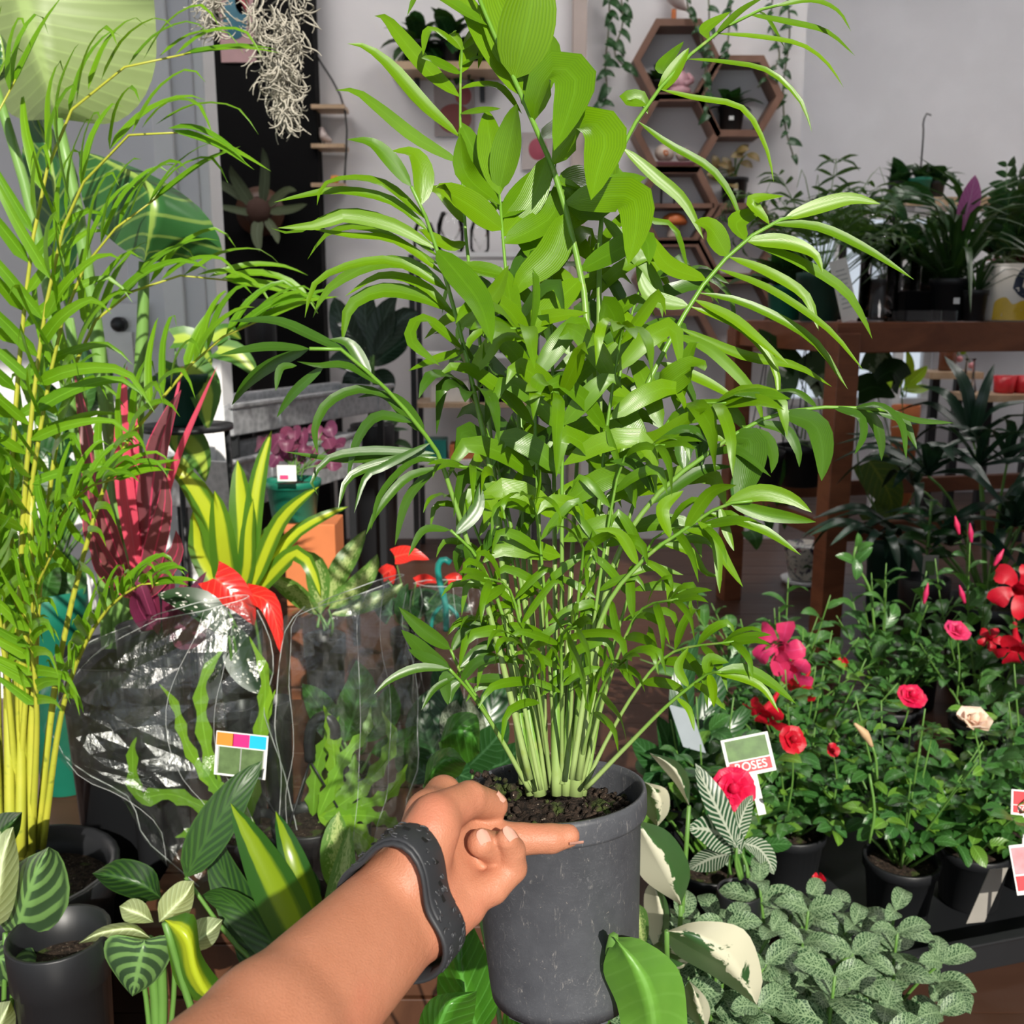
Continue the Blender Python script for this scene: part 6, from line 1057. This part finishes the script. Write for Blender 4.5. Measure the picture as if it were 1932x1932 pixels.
vine('vine hanging between the right hexagon shelf and the wall corner',[(1480,-60),(1490,60),(1478,160),(1482,240),(1500,305)],4.3,18,.05,5); vine('sparse vine right of the topmost hexagon shelf',[(1385,-60),(1375,60),(1372,120)],4.25,9,.045,6); vine('vine beside the wall corner',[(1465,-60),(1455,40),(1470,110),(1430,165)],4.28,12,.045,7)
# ------------------------------------------------------------------ wall shelf, prints, ladder shelf, staghorn
zz=PY(845,128,4.25)[2]; xa,xb=PY(735,128,4.25)[0],PY(955,128,4.25)[0]; ws=thing('wall_shelf','pale wall shelf with dark trailing plants, behind the top of the palm','shelf',((xa+xb)/2,4.3,zz)); box('shelf_board',((xa+xb)/2,4.30,zz),(xb-xa,.19,.03),M_lwood,ws)
for x in (xa+.1,xb-.1): box('bracket',(x,4.37,zz-.06),(.02,.04,.09),M_pblack,ws)
for i,(px,lb) in enumerate(((790,'dark trailing plant at the left end of the wall shelf'),(850,'bushy dark plant in the middle of the wall shelf'),(915,'dark plant at the right end of the wall shelf'))): tuft('trailing_plant',lb,'plant',(PY(px,128,4.28)[0],4.29,zz+.0155),30,.15,PDK,50+i,.05,.09,M_pblack,(-60,70),group='wall shelf plants')
def poster(label,x0,y0,x1,y1,Y,bg,shapes,frame_m=None):
    a,b_=PY(x0,y1,Y),PY(x1,y0,Y); c=(a+b_)/2; c[1]=Y; w,h=b_[0]-a[0],b_[2]-a[2]; o=thing('wall_print',label,'print',c-Z*h/2,'wall prints'); box('print_sheet',c,(w,.006,h),bg,o)
    for k,(u,v,su,sv,m) in enumerate(shapes): ob=lathe('print_shape',[(1,0),(.98,.0006)],(0,0,0),m,o,np.array([0,-1.0,0]),24); me=ob.data; V=np.array([v_.co[:] for v_ in me.vertices]); V=V*np.array([su*w/2,1,sv*h/2])+np.array([c[0]+u*w/2,Y-.0032,c[2]+v*h/2]); me.vertices.foreach_set('co',V.ravel()); me.update()
    return o
Mp=lambda n,c_:simple(n,c_,.6); poster('pinkish abstract print with a teal disc on the black panel',418,-40,476,118,4.285,Mp('print_pink',(.42,.26,.27)),[(-.1,.05,.7,.5,Mp('print_teal',(.03,.14,.20))),(.35,.45,.4,.3,Mp('print_red',(.40,.05,.08)))])
poster('pale print with a dusty red figure on the back wall behind the palm',820,155,895,257,4.392,Mp('print_grey',(.42,.36,.35)),[(0,-.35,.85,.55,Mp('print_rust',(.34,.10,.09))),(.45,.5,.4,.35,Mp('print_rust2',(.38,.10,.10)))]); poster('small print with a red patch right of the trailing plants',985,250,1045,320,4.392,Mp('print_grey2',(.50,.44,.42)),[(0,.1,.6,.6,Mp('print_rose',(.42,.08,.12)))])
ls=thing('rope_shelf','three tier rope hung shelf beside the black panel','shelf',PY(622,352,4.36)); M_rope=simple('dark_rope',(.05,.05,.05),.8)
p0=PY(592,95,4.36)
for px in (596,650): tube('rope',[p0,PY(px if px>600 else 592,205,4.30),PY(px,352,4.30)],.0045,M_rope,ls,8,5)
for y in (206,279,352): a,b_=PY(592,y,4.32),PY(654,y,4.32); box('shelf_board',(a+b_)/2,(b_[0]-a[0],.12,.016),M_lwood,ls)
q=PY(612,278,4.32)+Z*.012; bq=thing('bird_ornament','tiny grey bird on the middle tier of the rope shelf','figurine',q); tube('body',[q+RT*.03+Z*.012,q+Z*.03,q+Z*.065-RT*.01],(.006,.02,.010),M_birdg,bq,8,8); tube('legs',[q-Z*.001,q+Z*.02],.003,M_pblack,bq,2,5)
q=PY(632,352,4.32)+Z*.0085; o=lathe('candle_cup',[(.014,0),(.018,.02),(.016,.035),(.002,.035)],q,simple('orange_wax',(.60,.25,.04),.5),None,Z,14); tag(o,'little orange cup on the bottom tier of the rope shelf','cup')
M_stag=leafmat('staghorn_frond',(.045,.065,.035),(.07,.10,.05),'mid',rough=.6,trans=.15); sg_=thing('staghorn_fern','staghorn fern mounted on a brown board on the black panel','fern',PY(492,400,4.28)); c=PY(492,400,4.27); lathe('mount_board',[(.10,0),(.10,.02),(.002,.02)],c,M_woodh,sg_,np.array([0,-1.0,0]),24); V,F,U=ball_g(c-np.array([0,.04,0]),(.06,.035),8,14,np.array([0,-1.0,0])); mk('shield_frond',V,F,simple('dry_brown_frond',(.05,.02,.012),.8),sg_,U)
for P,w in (([(480,395),(455,355),(440,330),(435,312)],16),([(495,390),(500,340),(500,300),(495,278)],14),([(475,385),(430,355),(400,345),(378,355)],12),([(505,390),(540,360),(560,360)],12),([(485,405),(440,395),(405,388)],10),([(490,410),(485,440),(490,475)],16),([(505,400),(550,395),(580,385)],12),([(500,410),(520,440),(525,460)],12)):
    V,F,U=blade_g(lf3(P,4.22,-.06),w*4.2/FPX*1.4,8,TOC,.2,'strap'); mk('frond',V,F,M_stag,sg_,U)
# spanish moss
M_moss=simple('pale_grey_moss',(.46,.43,.36),.8,0,.2,.25,50); rg=random.Random(77); gs=[]
for i in range(520):
    if i<440: t=rg.random()**.8; cx=512+28*t; hw=62*(1-t)**.75+8; x=cx+rg.uniform(-hw,hw); y=-30+t*255
    else: t=rg.random(); x=396+rg.uniform(-22,22)*(1-t*.6)+8*t; y=-30+t*85
    p=PY(x,y,1.52+rg.uniform(-.05,.05)); P=[p]; d=nrm(np.array([rg.uniform(-1,1),rg.uniform(-1,1),rg.uniform(-1,.2)])); ax=nrm(np.array([rg.uniform(-1,1) for _ in range(3)]))
    for k in range(4): P.append(P[-1]+d*.0085-Z*.002); d=nrm(d+np.cross(ax,d)*.8)
    gs.append(tube_g(P,(.0011,.0013,.0006),6,3,caps=False))
V,F,U=cat(gs); o=mk('spanish_moss',V,F,M_moss,None,U); o['kind']='stuff'; tag(o,'pale curly moss hanging in a tapering clump before the black panel','moss')
mw=tube('moss_line',[PY(500,-20,1.52),PY(498,-150,1.52)+Z*.7],.001,M_rope,o,3,4)
# ------------------------------------------------------------------ dark plants and racks at the middle back
tuft('succulent','small grey green rosette succulent in front of the black panel','succulent',(PY(490,585,3.9)[0],3.9,0.0),18,.10,[proto('succulent_leaf',M_stag,.4,'oval',.4,-.1)],61,.06,PY(490,565,3.9)[2],M_pblack,(25,80))
fg=PY(700,700,3.35); tplant('rubber_plant','dark rubber plant with broad glossy leaves at the back, left of the palm','plant',3.35,[([(700,680),(660,640),(640,590),(630,560)],52),([(705,680),(720,620),(735,580),(750,560)],52),([(700,690),(740,660),(770,640),(790,640)],48),([(695,690),(655,680),(620,680)],46),([(705,700),(720,720),(735,750)],50),([(700,660),(690,610),(690,570),(700,540)],50),([(700,700),(670,720),(655,750)],46),([(705,670),(760,600),(790,590)],44),([(700,660),(650,600),(620,590)],44)],leafmat('glossy_dark_leaf',(.006,.020,.012),(.010,.032,.018),'veined',rough=.22,trans=.1),(702,790),(702,800,80,80,M_pblack),prof='oval',fold=.2,smat=M_gstem,support=0.0,sr=.005)
rk=thing('wire_rack','black metal rack with pale shelves behind the palm stems','rack',(PY(880,900,4.15)[0],4.15,0)); xa,xb=PY(786,800,4.1)[0],PY(1010,800,4.1)[0]
for x in (xa,xb):
    for y in (4.02,4.3): box('post',(x,y,.62),(.022,.022,1.24),M_pblack,rk)
zs=[PY(880,y,4.1)[2] for y in (868,762,670,482)]
for z in zs: box('shelf_board',((xa+xb)/2,4.16,z),(xb-xa,.28,.018),M_white if z!=zs[1] else M_lwood,rk)
for i,(px,z,w,h,m,lb) in enumerate(((822,zs[0],.09,.08,M_teal,'teal box on the lowest rack shelf'),(880,zs[0],.14,.06,M_terra,'flat terracotta tray on the lowest rack shelf'),(850,zs[1],.16,.09,M_cream,'cream box on the middle rack shelf'),(930,zs[1],.12,.12,M_black,'black box on the middle rack shelf'))): tag(box('storage_box',(PY(px,800,4.1)[0],4.12,z+.0095+h/2),(w,.12,h),m,None,None,.004),lb,'box','rack boxes')
for i,(px,w,h,lb) in enumerate(((800,.09,.12,'left glass vase on the top rack shelf'),(850,.11,.16,'middle glass vase on the top rack shelf'),(905,.08,.13,'right glass vase on the top rack shelf'))): r=w/2; tag(lathe('glass_vase',[(r*.8,0),(r,.02),(r,h*.7),(r*.7,h),(r*.66,h),(r*.9,h*.6),(r*.02,.01)],(PY(px,480,4.1)[0],4.12,zs[3]+.0095),M_glass,None,Z,22),lb,'vase','rack vases')
tuft('rack_plant','leafy pot plant on the upper rack shelf','plant',(PY(960,670,4.1)[0],4.12,zs[2]+.0095),24,.14,PDK,63,.05,.09,M_pblack,(0,75))
tuft('floor_plant','low dark plant in a black pot on the floor beside the steel trough','plant',(PY(705,830,3.5)[0],3.5,0.001),20,.13,PDK,64,.09,PY(705,810,3.5)[2],M_pblack,(0,60))
